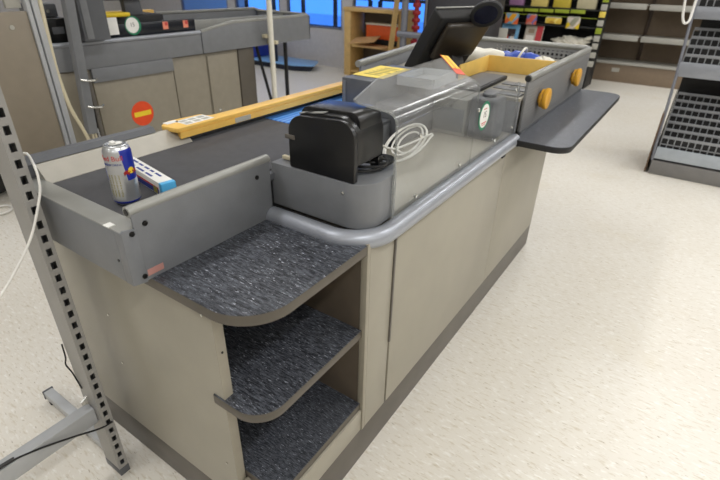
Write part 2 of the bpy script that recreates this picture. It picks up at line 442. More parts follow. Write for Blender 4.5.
# shelves: rounded outer corner, brown edge band
def shelf(z, x1, y0, x0=-.745, y1=.352, r=.12, th=.027, trim=True):
    poly = rounded([(x0, y0), (x1, y0), (x1, y1), (x0, y1)], [0, r, 0, 0], 12)
    b = MB().prism(poly, z - th, z - .0012, bev=.001).build('shelf', M['edge'], cc)
    p2 = rounded([(x0 + .001, y0 + .001), (x1 - .001, y0 + .001), (x1 - .001, y1), (x0 + .001, y1)], [0, r, 0, 0], 12)
    MB().prism(p2, z - .0012, z).build('laminate_top', M['lam'], b, 'dark blue-grey laminate flecked with white')
shelf(.842, -.002, -.057)
mp_ = [(-.745, -.018), (-.172, -.018), (-.172, -.050), (-.012, -.050), (-.012, .352), (-.745, .352)]
mb_ = MB().prism(rounded(mp_, [0, 0, .004, .11, 0, 0], 12), .533, .5588, bev=.001).build('shelf', M['edge'], cc)
MB().prism(rounded([(-.744, -.017), (-.171, -.017), (-.171, -.049), (-.013, -.049), (-.013, .352), (-.744, .352)], [0, 0, .004, .11, 0, 0], 12), .5588, .560).build('laminate_top', M['lam'], mb_, 'dark blue-grey laminate flecked with white')
shelf(.266, -.010, -.0165, r=.03)
MB().box(-.1335, -.004, -.035, .352, .15, .239, .002).build('shelf_riser', M['beige'], cc)
MB().box(-.76, -.74, -.02, .352, .15, .815).build('shelf_back', M['inner'], cc, 'dark brown inside panel')
MB().box(-.745, -.02, .352, .366, .15, .845).build('shelf_divider', M['inner'], cc, 'dark brown inside panel')
# cabinet fronts
MB().box(-.022, 0, .352, .366, .15, .845, .001).build('edge_strip', M['beige_edge'], cc)
MB().box(-.022, -.001, .368, .490, .15, .845, .001).build('filler_panel', M['beige'], cc)
MB().box(-.0215, .004, .4905, .4985, .425, .80, .001).build('door_pull', M['plinth'], cc, 'slim dark vertical door pull')
d1 = MB().box(-.022, 0, .500, 1.404, .15, .845, .0015).build('side_panel', M['beige'], cc)
d2 = MB().box(-.022, 0, 1.407, 2.165, .15, .845, .0015).build('side_panel', M['beige'], cc)
MB().box(-.848, -.024, 2.14, 2.165, .15, .845).build('far_panel', M['beige'], cc)
MB().box(-.87, -.85, -.018, 2.16, .15, .845).build('rear_panel', M['beige'], cc)
MB().box(-.325, -.024, .40, 2.16, .846, .868, .003).build('worktop', M['beige'], cc)
# raised printer platform with rounded corner
pf = rounded([(-.328, .358), (-.012, .358), (-.012, .50), (-.07, .585), (-.328, .585)], [0, .125, .04, .03, 0], 12)
MB().prism(pf, .869, .993, bev=.002).build('platform', M['grey'], cc, 'grey raised platform with rounded corner')
for (sx, sy, sz) in ((-.085, .357, .965), (-.075, .362, .882)):
    MB().cyl((sx, sy, sz), 'y', .005, .006, 14, .0015).build('rivet', M['stud'], cc)
# bumper tube round the corner
zc, rr = .845, .0265
path = [(-.312, .333, zc)] + [(-.112 + .117 * math.sin(a), .450 - .117 * math.cos(a), zc) for a in [k * PI / 2 / 14 for k in range(15)]] + [(.005, .8, zc), (.005, 1.2, zc), (.005, 1.468, zc)]
MB().tube(path, rr, 24).build('bumper_tube', M['tube'], cc, 'satin silver bumper tube')
MB().box(-.31, -.06, .338, .352, .843, .868).build('tube_backing', M['blacksoft'], cc)
MB().box(-.006, .02, 1.30, 1.33, .812, .822).build('tube_bracket', M['blacksoft'], cc)

# ================================================================== CONVEYOR (front)
cv = thing('conveyor', 'grey belt conveyor box at the near end of the front checkout', 'conveyor', (-.53, .5, .846))
MB().box(-.765, -.345, -.085, 1.27, .846, .955, .002).build('housing', M['grey'], cv)
MB().box(-.765, -.335, -.100, -.088, .846, .974, .002).build('end_plate', M['grey'], cv)
MB().box(-.765, -.315, -.0995, -.048, .966, .976, .002).build('end_flange', M['greylt'], cv, 'pale grey top flange')
# corner bracket and side guide
br = MB().prism([(-.100, .846), (-.066, .840), (-.066, .972), (-.094, .978), (-.100, .974)], -.316, -.3085, 'x', .001).box(-.335, -.31, -.1005, -.094, .846, .974, .001).build('corner_bracket', M['grey'], cv)
for (sy, sz) in ((-.078, .966), (-.072, .858)):
    MB().cyl((-.3075, sy, sz), 'x', .006, .004, 16, .001).build('screw', M['screw'], br)
sg = MB().prism([(-.070, .842), (.335, .842), (.335, 1.008), (-.070, 1.008)], -.3155, -.311, 'x', .0012).build('side_guide', M['grey'], cv)
for (sy, sz) in ((-.044, .977), (.285, .975)):
    MB().cyl((-.3095, sy, sz), 'x', .006, .004, 16, .001).build('screw', M['screw'], sg)
MB().tube([(-.3225, -.072, 1.009), (-.3225, .338, 1.009)], .0125, 18).build('rolled_rim', M['greylt'], sg, 'pale grey rolled rim')
MB().cyl((-.3225, -.0725, 1.009), 'y', .0075, .002, 16).build('rim_hole', M['screw'], sg)
MB().box(-.3108, -.3104, -.062, -.022, .852, .868).build('warning_label', M['fadedred'], sg, 'small faded red label')
MB().cyl((-.345, -.1005, .899), 'y', .0035, .002, 12).build('screw', M['screw'], cv)
MB().box(-.372, -.352, -.101, -.085, .9755, .9775).build('paper_scrap', M['white'], cv)
# belt with rounded ends
poly = rounded([(-.050, .945), (.742, .945), (.742, .968), (-.050, .968)], .011, 6)
MB().prism(poly, -.700, -.338, 'x').build('belt', M['belt'], cv, 'dark grey rubber belt')
MB().box(-.338, -.317, -.06, .742, .946, .964, .001).build('belt_edge', M['greydk'], cv)
MB().box(-.734, -.7015, .395, .742, .9552, .966, .001).build('belt_edge', M['greydk'], cv)
MB().prism([(-.7015, .957), (-.7015, .969), (-.744, 1.010), (-.752, 1.010), (-.752, .957)], -.050, .392, 'y', .001).build('left_guide', M['guide'], cv, 'pale sloping inner guide face')
MB().prism([(-.753, .957), (-.753, 1.012), (-.746, 1.012), (-.757, 1.026), (-.778, 1.028), (-.782, 1.020), (-.782, .957)], -.085, .30, 'y', .001).build('guide_rail', M['greydk'], cv, 'dark grey rail')
# ribbed steel plate beyond the belt, its blue daylight reflection painted on
MB().box(-.455, -.345, .747, 1.26, .9552, .966, .002).build('belt_edge', M['greydk'], cv)
MB().box(-.734, -.460, .747, 1.26, .955, .966, .002).build('ribbed_plate', M['scanner'], cv, 'ribbed plate coloured blue like reflected daylight')

# yellow diverter arm lying on the guide
ya = thing('diverter_arm', 'long yellow plastic diverter arm beside the front belt with a stickered handle', 'diverter arm', (-.73, .8, .97))
top = rounded([(-.703, .345), (-.703, 1.27), (-.752, 1.27), (-.752, .505), (-.79, .505), (-.80, .38), (-.772, .335)], [.01, .004, .004, .02, .012, .015, .015], 5)
MB().prism(top, 1.005, 1.019, bev=.002).build('top_bar', M['yellow'], ya)
MB().prism([(-.701, .352), (-.701, 1.268), (-.74, 1.268), (-.74, .365)], .986, 1.005).build('skirt', M['yellow'], ya)
MB().box(-.752, -.736, .395, 1.26, .9555, .9858, .001).build('mounting_strip', M['greydk'], ya)
hs = MB()
hs.box(-.775, -.715, .39, .50, 1.0192, 1.0199); hs.box(-.79, -.765, .355, .40, 1.0192, 1.0199)
hs = hs.build('handle_sticker', M['white'], ya, 'white printed sticker')
g = MB()
for i in range(2):
    for j in range(3): g.box(-.766 + i * .026, -.748 + i * .026, .396 + j * .034, .420 + j * .034, 1.0201, 1.0204)
g.build('sticker_print', M['taggrey'], hs)
MB().box(-.7008, -.7002, .575, .648, .987, 1.004).build('side_sticker', M['taggrey'], ya, 'grey sticker on the side')

# ================================================================== THINGS ON THE BELT
can = thing('drink_can', 'slim silver and blue energy drink can standing on the dark belt', 'drink can', (-.452, .008, .9685))
co = (-.452, .008, .9685)
R0 = .0275
MB().lathe([(.019, 0), (.0225, .003), (R0, .010), (R0, .118), (.0255, .124), (.0225, .129), (.0228, .1315), (.0212, .1325), (.0208, .1295), (.001, .1295)], co, 40).build('can_body', M['can'], can)
MB().lathe([(.0205, .1297), (.0203, .131), (.001, .131)], co, 36).build('lid', M['steel'], can, 'silver lid')
MB().prism(rounded([(-.460, -.004), (-.444, -.004), (-.444, .022), (-.460, .022)], .007), co[2] + .1318, co[2] + .1335).box(-.458, -.446, -.002, .008, co[2] + .1338, co[2] + .139, .002).build('ring_pull', M['white'], can, 'white ring pull')
def wrap(ang0, zc_, r=R0 + .0003):
    def f(c):   # text running upward round the can
        a = ang0 - c.y / r
        return (co[0] + (r + c.z) * math.cos(a), co[1] + (r + c.z) * math.sin(a), co[2] + zc_ + c.x)
    return f
def wraph(ang0, zc_, r=R0 + .0003):
    def f(c):
        a = ang0 + c.x / r
        return (co[0] + (r + c.z) * math.cos(a), co[1] + (r + c.z) * math.sin(a), co[2] + zc_ + c.y)
    return f
can.scale = (1.08, 1.08, 1.06)
FA = math.radians(-28)   # the direction of the camera from the can
MB().text('Red Bull', .015, None, (1, 0, 0), (0, 1, 0), .0002, wraph(FA - .62, .108)).build('brand_text', M['redink'], can, 'red brand lettering')
MB().text('ENERGY DRINK', .006, None, (1, 0, 0), (0, 1, 0), .0002, wraph(FA - .62, .095)).build('product_text', M['navy'], can, 'small navy lettering')
tx = MB()
for k_ in range(4): tx.text('Vitalizes body and mind', .0052, None, (1, 0, 0), (0, 1, 0), .0002, wrap(FA - 1.05 + k_ * .26, .048))
tx.build('small_print', M['oliveink'], can, 'fine upright print')
# red emblem: two charging animals reduced to simple wedge shapes before a yellow disc
em = MB()
def on_can(pts, th):
    b = bmesh.new(); a0 = FA + .72; r = R0 + .0004
    lo = [b.verts.new((co[0] + r * math.cos(a0 + p[0] / r), co[1] + r * math.sin(a0 + p[0] / r), co[2] + .075 + p[1])) for p in pts]
    hi = [b.verts.new((co[0] + (r + th) * math.cos(a0 + p[0] / r), co[1] + (r + th) * math.sin(a0 + p[0] / r), co[2] + .075 + p[1])) for p in pts]
    b.faces.new(lo); b.faces.new(hi); n = len(pts)
    for i in range(n): b.faces.new((lo[i], lo[(i + 1) % n], hi[(i + 1) % n], hi[i]))
    bmesh.ops.recalc_face_normals(b, faces=b.faces); return b
em._merge(on_can([(-.017, .002), (-.012, .006), (-.006, .005), (-.001, .001), (-.005, -.001), (-.006, -.007), (-.009, -.002), (-.014, -.003), (-.016, -.007)], .0004))
em._merge(on_can([(.017, .002), (.012, .006), (.006, .005), (.001, .001), (.005, -.001), (.006, -.007), (.009, -.002), (.014, -.003), (.016, -.007)], .0004))
em.build('emblem', M['red'], can, 'red animal emblem')
MB()._merge(on_can([(.007 * math.cos(a), .004 + .007 * math.sin(a)) for a in [q * PI / 10 for q in range(20)]], .0002)).build('emblem_disc', M['yelsign'], can)

bx = thing('carton', 'narrow white printed carton with a sky-blue end lying behind the can', 'carton', (-.52, .1, .9685))
mt = Matrix.Translation((-.520, .108, .9685)) @ Matrix.Rotation(math.radians(-10), 4, 'Z')
MB().box(-.115, .105, -.018, .018, 0, .034, .0012, mt).build('carton_body', M['white'], bx)
MB().box(.1052, .120, -.0181, .0181, 0, .0341, .0012, mt).build('carton_end', M['cyan'], bx, 'sky-blue end flap')
g = MB(); g.box(-.11, .10, -.0184, -.0180, .002, .015, 0, mt); g.build('lower_band', M['navy'], bx, 'navy lower band')
g = MB(); g.box(-.11, .10, -.0184, -.0180, .0155, .020, 0, mt); g.build('red_band', M['redink'], bx, 'red stripe')
g = MB(); g.box(.072, .094, -.0188, -.0180, .003, .019, 0, mt); g.build('ochre_patch', M['oliveink'], bx)
g = MB()
for q, (a, b_) in enumerate([(-.09, -.06), (-.052, -.03), (-.02, .004), (.012, .03), (.04, .07), (-.085, -.045), (-.03, .01), (.02, .055)]):
    yy = .006 if q < 5 else -.010
    g.box(a, b_, yy - .003, yy + .003, .0341, .0344, 0, mt)
g.build('top_print', M['navy'], bx, 'navy print on the top face')

# ================================================================== RECEIPT PRINTER
pr = thing('receipt_printer', 'black boxy receipt printer standing on the grey platform', 'printer', (-.158, .46, .993))
fp = rounded([(-.262, .994), (-.054, .994), (-.054, 1.148), (-.262, 1.132)], [.006, .004, .045, .045], 8)
MB().prism(fp, .362, .378, 'y', .002).build('front_cover', M['black'], pr)
bp = rounded([(-.256, 1.030), (-.062, 1.030), (-.062, 1.151), (-.256, 1.140)], [.004, .004, .05, .05], 8)
MB().prism(bp, .379, .506, 'y', .003).build('printer_body', M['black'], pr)
lp = rounded([(-.252, 1.10), (-.066, 1.10), (-.066, 1.1585), (-.252, 1.1495)], [.003, .003, .052, .052], 8)
MB().prism(lp, .402, .500, 'y', .004).build('paper_lid', M['black'], pr)
MB().prism([(-.238, 1.1345), (-.160, 1.1475), (-.160, 1.1495), (-.238, 1.1375)], .380, .400, 'y', .0005).build('nameplate', M['greylt'], pr, 'grey name plate on the top edge')
MB().box(-.272, -.240, .3585, .384, 1.070, 1.082, .002).build('paper_cutter', M['plinth'], pr, 'grey side lever')
MB().box(-.25, -.17, .39, .50, .994, 1.031).build('printer_base', M['black'], pr)
MB().box(-.085, -.06, .482, .504, .994, 1.031).build('rear_foot', M['black'], pr)
# cables at its back and the white plug on its other side
cb = MB()
for q in range(4):
    cb.tube(smooth_path([(-.165, .43 + .03 * q, 1.012), (-.11, .41 + .03 * q, 1.004 + .004 * q), (-.065, .44 + .025 * q, 1.003 + .004 * q), (-.045, .49 + .015 * q, 1.006), (-.06, .525 + .008 * q, 1.012), (-.10, .545, 1.012)]), .004, 8)
tag(cb.build('cable_bundle', M['blackcable'], origin=(-.1, .47, .996)), 'bundle of black cables under the back of the receipt printer', 'cable')
t = thing('cable_plug', 'pale cable plug lying on the platform left of the receipt printer', 'cable', (-.3, .40, .996))
MB().box(-.318, -.288, .392, .404, .9945, 1.005, .002).build('plug', M['beigecable'], t)
MB().tube([(-.288, .398, .9995), (-.274, .40, .9995)], .0045, 10).tube(smooth_path([(-.274, .40, .9995), (-.268, .42, .999), (-.268, .50, .9985), (-.27, .56, .9985)]), .003, 8).build('lead', M['beigecable'], t)
cp = []
for q in range(4):
    for a in range(0, 28):
        w = 2 * PI * a / 28 + .6
        k1 = q + a / 28
        r_ = .050 + .012 * k1
        cp.append((-.215 + .010 * math.sin(k1 * 2.2) + r_ * .72 * math.cos(w), .925 + .020 * math.sin(k1 * 1.6) + r_ * 1.15 * math.sin(w), .8735 + .006 * k1 + .42 * (.11 + .020 * math.sin(k1 * 1.6) + r_ * 1.15 * math.sin(w)) ))
cp += [(-.19, .80, .94), (-.20, .72, .975), (-.20, .62, 1.0), (-.19, .55, 1.012), (-.17, .512, 1.012)]
tag(MB().tube(smooth_path(cp, 2), .0036, 8).build('cable_coil', M['whitecable'], origin=(-.215, .92, .87)), 'coil of white cable lying on the worktop behind the clear screen', 'cable')

# ================================================================== CLEAR ACRYLIC SCREEN
ac = thing('acrylic_screen', 'clear acrylic sneeze screen with a bent canopy behind the bumper tube', 'screen', (-.02, .95, .868))
xs_, th = -.0065, .005
MB().prism([(.478, .869), (1.005, .869), (1.005, 1.122), (.478, 1.122)], xs_ - th / 2, xs_ + th / 2, 'x').build('front_sheet', M['clear'], ac)
MB().prism(rounded([(1.005, .869), (1.452, .869), (1.452, 1.072), (1.438, 1.085), (1.005, 1.085)], [0, 0, .01, .01, 0]), xs_ - th / 2, xs_ + th / 2, 'x').build('front_sheet', M['clear'], ac)
bend = [(xs_, 1.122)] + [(xs_ - .03 + .03 * math.cos(a), 1.122 + .03 * math.sin(a)) for a in [k_ * math.radians(80) / 8 for k_ in range(1, 9)]]
MB().sheet(bend, .478, 1.005, th).build('bend', M['clear'], ac)
CX, CZ, TL = -.0313, 1.1515, math.radians(10.2)
CM = Matrix.Translation((CX, 0, CZ)) @ Matrix.Rotation(TL, 4, 'Y')
def can2(x, y): return ((x - CX) / math.cos(TL), y)
cano = rounded([can2(*p) for p in ((CX, .478), (-.125, .452), (-.200, .690), (-.218, 1.20), (-.070, 1.025), (CX, 1.005))], [0, .02, .03, .02, .01, 0])
MB().prism(cano, -.0025, .0025, mtx=CM).build('canopy', M['dusty'], ac)
ce = MB()
ce.prism([(.4735, .869), (.4785, .869), (.4785, 1.122), (.4735, 1.122)], xs_ - .0026, xs_ + .0026, 'x')
ce.sheet(bend, .4735, .4785, th)
ce.tube([CM @ Vector(can2(CX, .4772) + (0,)), CM @ Vector(can2(-.112, .4545) + (0,))], .0026, 6)
ce.tube([CM @ Vector(can2(-.131, .467) + (0,)), CM @ Vector(can2(-.197, .68) + (0,))], .0022, 6)
ce.build('cut_edge', M['clearedge'], ac, 'bright cut edge'); ce = MB()
ce.prism([(1.0045, 1.085), (1.006, 1.085), (1.006, 1.122), (1.0045, 1.122)], xs_ - .0026, xs_ + .0026, 'x')
ce.sheet(bend, 1.0045, 1.006, th)
ce.build('cut_edge', M['clearedge'], ac, 'bright cut edge'); ce = MB()
ce.prism([(1.4515, .95), (1.4535, .95), (1.4535, 1.072), (1.4515, 1.072)], xs_ - .003, xs_ + .003, 'x')
ce.build('cut_edge', M['clearedge'], ac, 'bright cut edge')
for (sy, sz) in ((.60, .892), (.905, .897), (1.23, .898), (1.425, .905)):
    MB().cyl((xs_ + .005, sy, sz), 'x', .0065, .008, 16, .002).build('mounting_screw', M['stud'], ac)
for (sy, sz) in ((.60, 1.07), (1.02, 1.055), (1.40, 1.06)):
    MB().cyl((xs_ + .004, sy, sz), 'x', .007, .006, 16, .002).build('mounting_screw', M['stud'], ac)
st = MB().cyl((xs_ + .0031, 1.080, 1.024), 'x', .050, .0008, 36).build('round_sticker', M['green'], ac, 'round white sticker with a green rim')
MB().cyl((xs_ + .0037, 1.080, 1.024), 'x', .041, .0006, 36).build('sticker_face', M['white'], st)
s2 = MB().text('15', .030, (xs_ + .0042, 1.080, 1.028), (0, 1, 0), (0, 0, 1), .0002)
s2.build('sticker_print', M['ink'], st)
MB().box(xs_ + .004, xs_ + .0045, 1.058, 1.102, .9985, 1.002).box(xs_ + .004, xs_ + .0045, 1.063, 1.097, .992, .9945).box(xs_ + .004, xs_ + .0045, 1.066, 1.094, 1.0475, 1.050).build('sticker_lines', M['redink'], st)
# striped label along the far slanted edge of the canopy
A, B = CM @ Vector(can2(-.212, 1.192) + (.0035,)), CM @ Vector(can2(-.066, 1.022) + (.0035,)); dr = (B - A).normalized(); nz = CM.to_3x3() @ Vector((0, 0, 1)); nr = nz.cross(dr)
for nm, m_, o0, o1, l0, l1 in (('label_strip', 'redor', -.002, -.034, 0, 1), ('label_stripe', 'yelsign', -.004, -.016, .02, .72), ('label_stripe', 'yelsign', -.020, -.031, .02, .72)):
    a = A + (B - A) * l0; b = A + (B - A) * l1; up = nz * (0 if nm == 'label_strip' else .0008)
    MB().quad(a + nr * o0 + up, b + nr * o0 + up, b + nr * o1 + up, a + nr * o1 + up, .0007).build(nm, M[m_], ac)

# ================================================================== UNITS BEHIND THE SCREEN
t = thing('till_box', 'dark grey steel till box with a yellow printed sheet taped on top', 'till box', (-.42, 1.2, .868))
MB().box(-.552, -.420, .992, 1.36, .968, 1.100, .003).build('box_body', M['greydk'], t)
MB().box(-.545, -.532, .989, .992, .98, 1.09, .001).build('front_rib', M['grey'], t)
ys = MB().quad((-.548, 1.055, 1.1012), (-.405, 1.055, 1.1012), (-.425, 1.305, 1.1012), (-.572, 1.30, 1.1012)).build('printed_sheet', M['sheet'], t, 'yellow printed sheet')
g = MB()
for q in range(6): g.box(-.525, -.525 + random.uniform(.06, .1), 1.10 + q * .030, 1.112 + q * .030, 1.1019, 1.1022)
g.build('sheet_print', M['oliveink'], ys)
tag(MB().box(-.416, -.302, 1.02, 1.44, .869, 1.019, .004).build('counter_box', M['greydk'], origin=(-.36, 1.2, .869)), 'low dark grey counter box under the coin tray', 'counter box')
t = thing('coin_tray', 'shallow silvery coin tray raised on a foot beside the till box', 'coin tray', (-.335, 1.28, .868))
cup = MB()
P0 = rounded([(-.408, 1.155), (-.245, 1.160), (-.262, 1.405), (-.414, 1.380)], .008, 3)
cup.prism(P0, 1.066, 1.076)
for i in range(len(P0)):
    a, b = P0[i], P0[(i + 1) % len(P0)]
    if (Vector(a) - Vector(b)).length < .02: continue
    d = (Vector(b) - Vector(a)).normalized(); n_ = Vector((-d.y, d.x)) * .012
    cup.prism([a, b, tuple(Vector(b) + n_), tuple(Vector(a) + n_)], 1.0765, 1.102)
cup.build('tray', mat('silver_grey_plastic', (186, 190, 193), .25), t)
MB().box(-.385, -.305, 1.22, 1.33, 1.0195, 1.0655, .004).build('tray_foot', M['greydk'], t)
t = thing('cash_unit', 'wide light grey cash unit on the worktop behind the clear screen', 'cash unit', (-.25, 1.4, .868))
MB().box(-.298, -.150, 1.285, 1.462, .869, 1.018, .006).build('unit_body', M['greylt'], t)
MB().box(-.294, -.160, 1.2815, 1.285, .885, .98, .001).build('front_plate', M['grey'], t)
MB().cyl((-.215, 1.2805, .99), 'y', .006, .003, 14).build('lock', M['stud'], t)
tag(MB().box(-.143, -.030, 1.285, 1.40, .869, 1.035, .016, seg=4).cyl((-.085, 1.34, 1.041), 'z', .028, .012, 24, .004).build('scanner_base', M['greydk'], origin=(-.09, 1.34, .869)), 'small dark grey rounded unit at the right of the light grey cash unit', 'scanner')
t = thing('writing_pad', 'thin black sloping pad lying at the near end of the packing bin', 'pad', (-.25, 1.65, 1.0))
MB().prism(rounded([(-.335, 1.45), (-.180, 1.455), (-.190, 1.86), (-.330, 1.87)], .012, 4), 1.0126, 1.028, bev=.003).build('pad_body', M['blacksoft'], t)
MB().prism(rounded([(-.322, 1.465), (-.195, 1.47), (-.203, 1.845), (-.318, 1.855)], .008, 4), 1.0282, 1.0295).build('pad_surface', M['greydk'], t)

# ================================================================== TILL DISPLAY
dm = thing('till_display', 'large black till monitor seen from behind, tilted back above the counter', 'monitor', (-.45, 1.8, .868))
ax = math.atan2(.25, .175)
mt = Matrix.Translation((-.536, 1.60, 1.172)) @ Matrix.Rotation(math.radians(-22), 4, 'Z') @ Matrix.Rotation(-ax, 4, 'Y')
# local x runs up the slab, local z is its thickness (towards the screen), y along its width
MB().box(-.175, .160, .0, .345, -.034, .034, .010, mt, 3).build('monitor_case', M['blacksoft'], dm)
MB().box(-.155, .140, .012, .333, .0342, .036, .0, mt).build('display_panel', M['blackgloss'], dm)
MB().box(-.05, .140, .04, .31, -.066, -.0345, .014, mt, 3).build('back_cover', M['screen'], dm, 'dark brownish rear cover')
MB().box(-.155, -.055, .08, .22, -.060, -.0345, .01, mt, 3).build('rear_hub', M['olive'], dm)
MB().box(.1605, .165, .004, .341, .022, .03, .001, mt).build('top_trim', M['greylt'], dm, 'pale grey trim on the top edge')
MB().prism(rounded([(-.52, 1.031), (-.40, 1.031), (-.42, 1.06), (-.46, 1.16), (-.54, 1.12)], .015, 4), 1.74, 1.86, 'y', .006).build('stand_neck', M['blacksoft'], dm)
MB().box(-.60, -.372, 1.70, 1.95, 1.0125, 1.03, .006).build('stand_base', M['blacksoft'], dm)
mo = Matrix.Translation((-.300, 1.75, 1.300)) @ Matrix.Rotation(math.radians(14), 4, 'Z') @ Matrix.Rotation(math.radians(16), 4, 'X') @ Matrix.Rotation(math.radians(-20), 4, 'Y')
ov = [(.074 * math.cos(a), .055 * math.sin(a)) for a in [q * PI / 16 for q in range(32)]]
cd = MB().prism(ov, -.02, .012, 'y', .008, mo).build('customer_display', M['blacksoft'], dm, 'oval dark customer display')
MB().prism([(p[0] * .72, p[1] * .68) for p in ov], -.0225, -.0205, 'y', 0, mo).build('display_glass', M['blackgloss'], cd)
MB().tube([(-.305, 1.76, 1.298), (-.345, 1.80, 1.285), (-.375, 1.85, 1.275)], .016, 10).build('display_arm', M['blacksoft'], cd)

# ================================================================== PACKING BIN (roots at the world origin so the perforation lines up)
pb = thing('packing_bin', 'grey perforated packing bin at the far end of the front checkout', 'packing bin', BIN_O)
MB().box(0, .012, 1.505, 2.69, .868, 1.085, .002).build('side_wall', M['binside'], pb)
MB().box(-.94, 0, 2.69, 2.702, .868, 1.085, .002).build('far_wall', M['binperf'], pb)
mt = Matrix.Translation((-.745, 1.38, 0)) @ Matrix.Rotation(math.radians(8.4), 4, 'Z')
bl = MB().prism([(-.750, 1.40), (-.738, 1.40), (-.928, 2.69), (-.940, 2.69)], .868, 1.075); bl.build('left_wall', M['binleft'], pb)
MB().tube(smooth_path([(-.744, 1.38, 1.080), (-.84, 2.04, 1.080), (-.925, 2.62, 1.083)], 4) + [(-.93, 2.68, 1.086), (-.88, 2.696, 1.088)] + [(-.5, 2.696, 1.088), (-.07, 2.696, 1.088)]
          + [(-.047 + .053 * math.sin(a), 2.643 + .053 * math.cos(a), 1.088) for a in [q * PI / 2 / 6 for q in range(7)]] + [(.006, 2.1, 1.088), (.006, 1.51, 1.088)], .0155, 14).build('rim_tube', M['greylt'], pb, 'rounded grey rim tube')
MB().cyl((.006, 1.506, 1.088), 'y', .0125, .008, 18, .002).build('rim_cap', M['blacksoft'], pb, 'black end cap')
MB().prism([(-.745, 1.47), (-.002, 1.47), (-.002, 2.688), (-.925, 2.688)], 1.000, 1.012).build('bin_floor', M['beige'], pb)
MB().box(-.74, -.002, 1.47, 1.49, .869, 1.0, .002).build('near_wall', M['grey'], pb)
rp = MB()
for q in range(3): rp.box(-.17, -.016, 1.50 + q * .11, 1.57 + q * .11, 1.0125, 1.0165, .002)
rp.build('ribbed_slide', M['grey'], pb)
for (ky, kz) in ((1.713, .978), (2.307, .985)):
    kb = MB().cyl((.0165, ky, kz), 'x', .022, .009, 28).cyl((.0275, ky, kz), 'x', .040, .013, 32, .003).cyl((.0445, ky, kz), 'x', .046, .020, 36, .005).build('knob', M['knob'], pb, 'round yellow knob')
for (sx) in (-.80, -.86, -.74): MB().cyl((sx, 2.6885, 1.055), 'y', .008, .004, 14).build('rivet', M['stud'], pb)
fl = rounded([(.013, 1.425), (.235, 1.425), (.235, 2.70), (.013, 2.70)], [.004, .07, .07, .004], 10)
fo = thing('packing_flap', 'dark flecked laminate flap fixed along the side of the packing bin', 'shelf', (.12, 2.06, .835))
MB().prism(fl, .832, .8565, bev=.003).build('flap_board', M['blacksoft'], fo)
MB().prism(rounded([(.014, 1.427), (.2335, 1.427), (.2335, 2.698), (.014, 2.698)], [.004, .07, .07, .004], 10), .8566, .8580).build('laminate_top', M['lamflap'], fo)
MB().box(.0, .012, 1.52, 2.68, .80, .866).build('mounting_rail', M['greydk'], fo)
# yellow divider boards, folded bags
yd = thing('bin_divider', 'yellow L-shaped divider standing inside the grey packing bin', 'divider', (-.2, 1.9, 1.0125))
MB().prism([(-.345, 1.62), (-.337, 1.62), (-.352, 2.02), (-.360, 2.02)], 1.0125, 1.090, bev=.001).build('divider_board', M['yboard'], yd)
MB().prism([(-.352, 2.012), (-.006, 2.040), (-.006, 2.049), (-.352, 2.021)], 1.0125, 1.090, bev=.001).build('divider_board', M['yboard'], yd)
def roll(c0, c1, r, m_, nm):
    mb = MB(); n = 9; pts = []; rad = []
    for q in range(n):
        t_ = q / (n - 1); p = Vector(c0).lerp(Vector(c1), t_); p.z += .006 * math.sin(q * 2.3); p.y += .006 * math.cos(q * 1.7)
        pts.append(p); rad.append(r * (.75 + .25 * math.sin(PI * t_)) * (1 + .14 * math.sin(q * 3.1)))
    return mb.tube(pts, rad, 12)
tag(roll((-.62, 2.12, 1.06), (-.31, 2.14, 1.064), .045, None, '').build('plastic_bag', M['bag'], origin=(-.46, 2.13, 1.012)), 'cream plastic carrier bags folded in the packing bin left of the blue bag', 'bag')
t = thing('plastic_bag', 'blue and white folded carrier bag lying behind the yellow divider', 'bag', (-.2, 2.16, 1.012))
roll((-.335, 2.15, 1.063), (-.14, 2.18, 1.060), .042, None, '').build('bag_body', M['bagblue'], t)
roll((-.15, 2.165, 1.055), (-.075, 2.19, 1.045), .040, None, '').build('bag_end', M['bag'], t)
MB().tube([(-.235 + .0545 * math.sin(a) * .35, 2.166 + .0545 * math.cos(a), 1.066 + .0545 * math.sin(a)) for a in [q * 2 * PI / 20 for q in range(20)]], .006, 8, True).build('bag_stripe', M['bag'], t)

# ================================================================== LEFT FOREGROUND: SLOTTED UPRIGHT
up = thing('slotted_upright', 'pale grey slotted steel shelving upright standing by the near end of the counter', 'upright', (-.645, -.132, 0))
x0, x1, y0, y1, H_ = -.685, -.605, -.147, -.117, 2.3
w = MB()
w.box(x0, x0 + .002, y0, y1, .0, H_); w.box(x0 + .002, x1, y0, y0 + .002, 0, H_); w.box(x0 + .002, x1, y1 - .002, y1, 0, H_)
sy0, sy1 = y0 + .0085, y1 - .0085
w.box(x1 - .002, x1, y0 + .002, sy0, 0, H_); w.box(x1 - .002, x1, sy1, y1 - .002, 0, H_)
zz = [.055 + k_ * .0375 for k_ in range(60)]
prev = 0
for z_ in zz:
    w.box(x1 - .002, x1, sy0, sy1, prev, z_ - .010); prev = z_ + .010
w.box(x1 - .002, x1, sy0, sy1, prev, H_)
w.build('post', M['postgrey'], up)
MB().box(-.6465, -.6445, y0 + .003, y1 - .003, .01, H_ - .01).build('inner_web', M['greydk'], up)
MB().box(x0 - .001, x1 + .001, y0 - .001, y1 + .001, 0, .03, .001).build('shoe', M['greydk'], up, 'dark grey shoe')
ft = MB().box(-1.112, -.687, -.133, -.100, .018, .052, .004).build('foot', M['alu'], up)
MB().box(-1.117, -1.109, -.135, -.098, .016, .054, .002).build('foot_cap', M['greydk'], ft)
MB().cyl((-1.09, -.118, .009), 'z', .014, .018, 16).build('glide', M['blacksoft'], ft)
MB().cyl((-.72, -.118, .009), 'z', .014, .018, 16).build('glide', M['blacksoft'], ft)
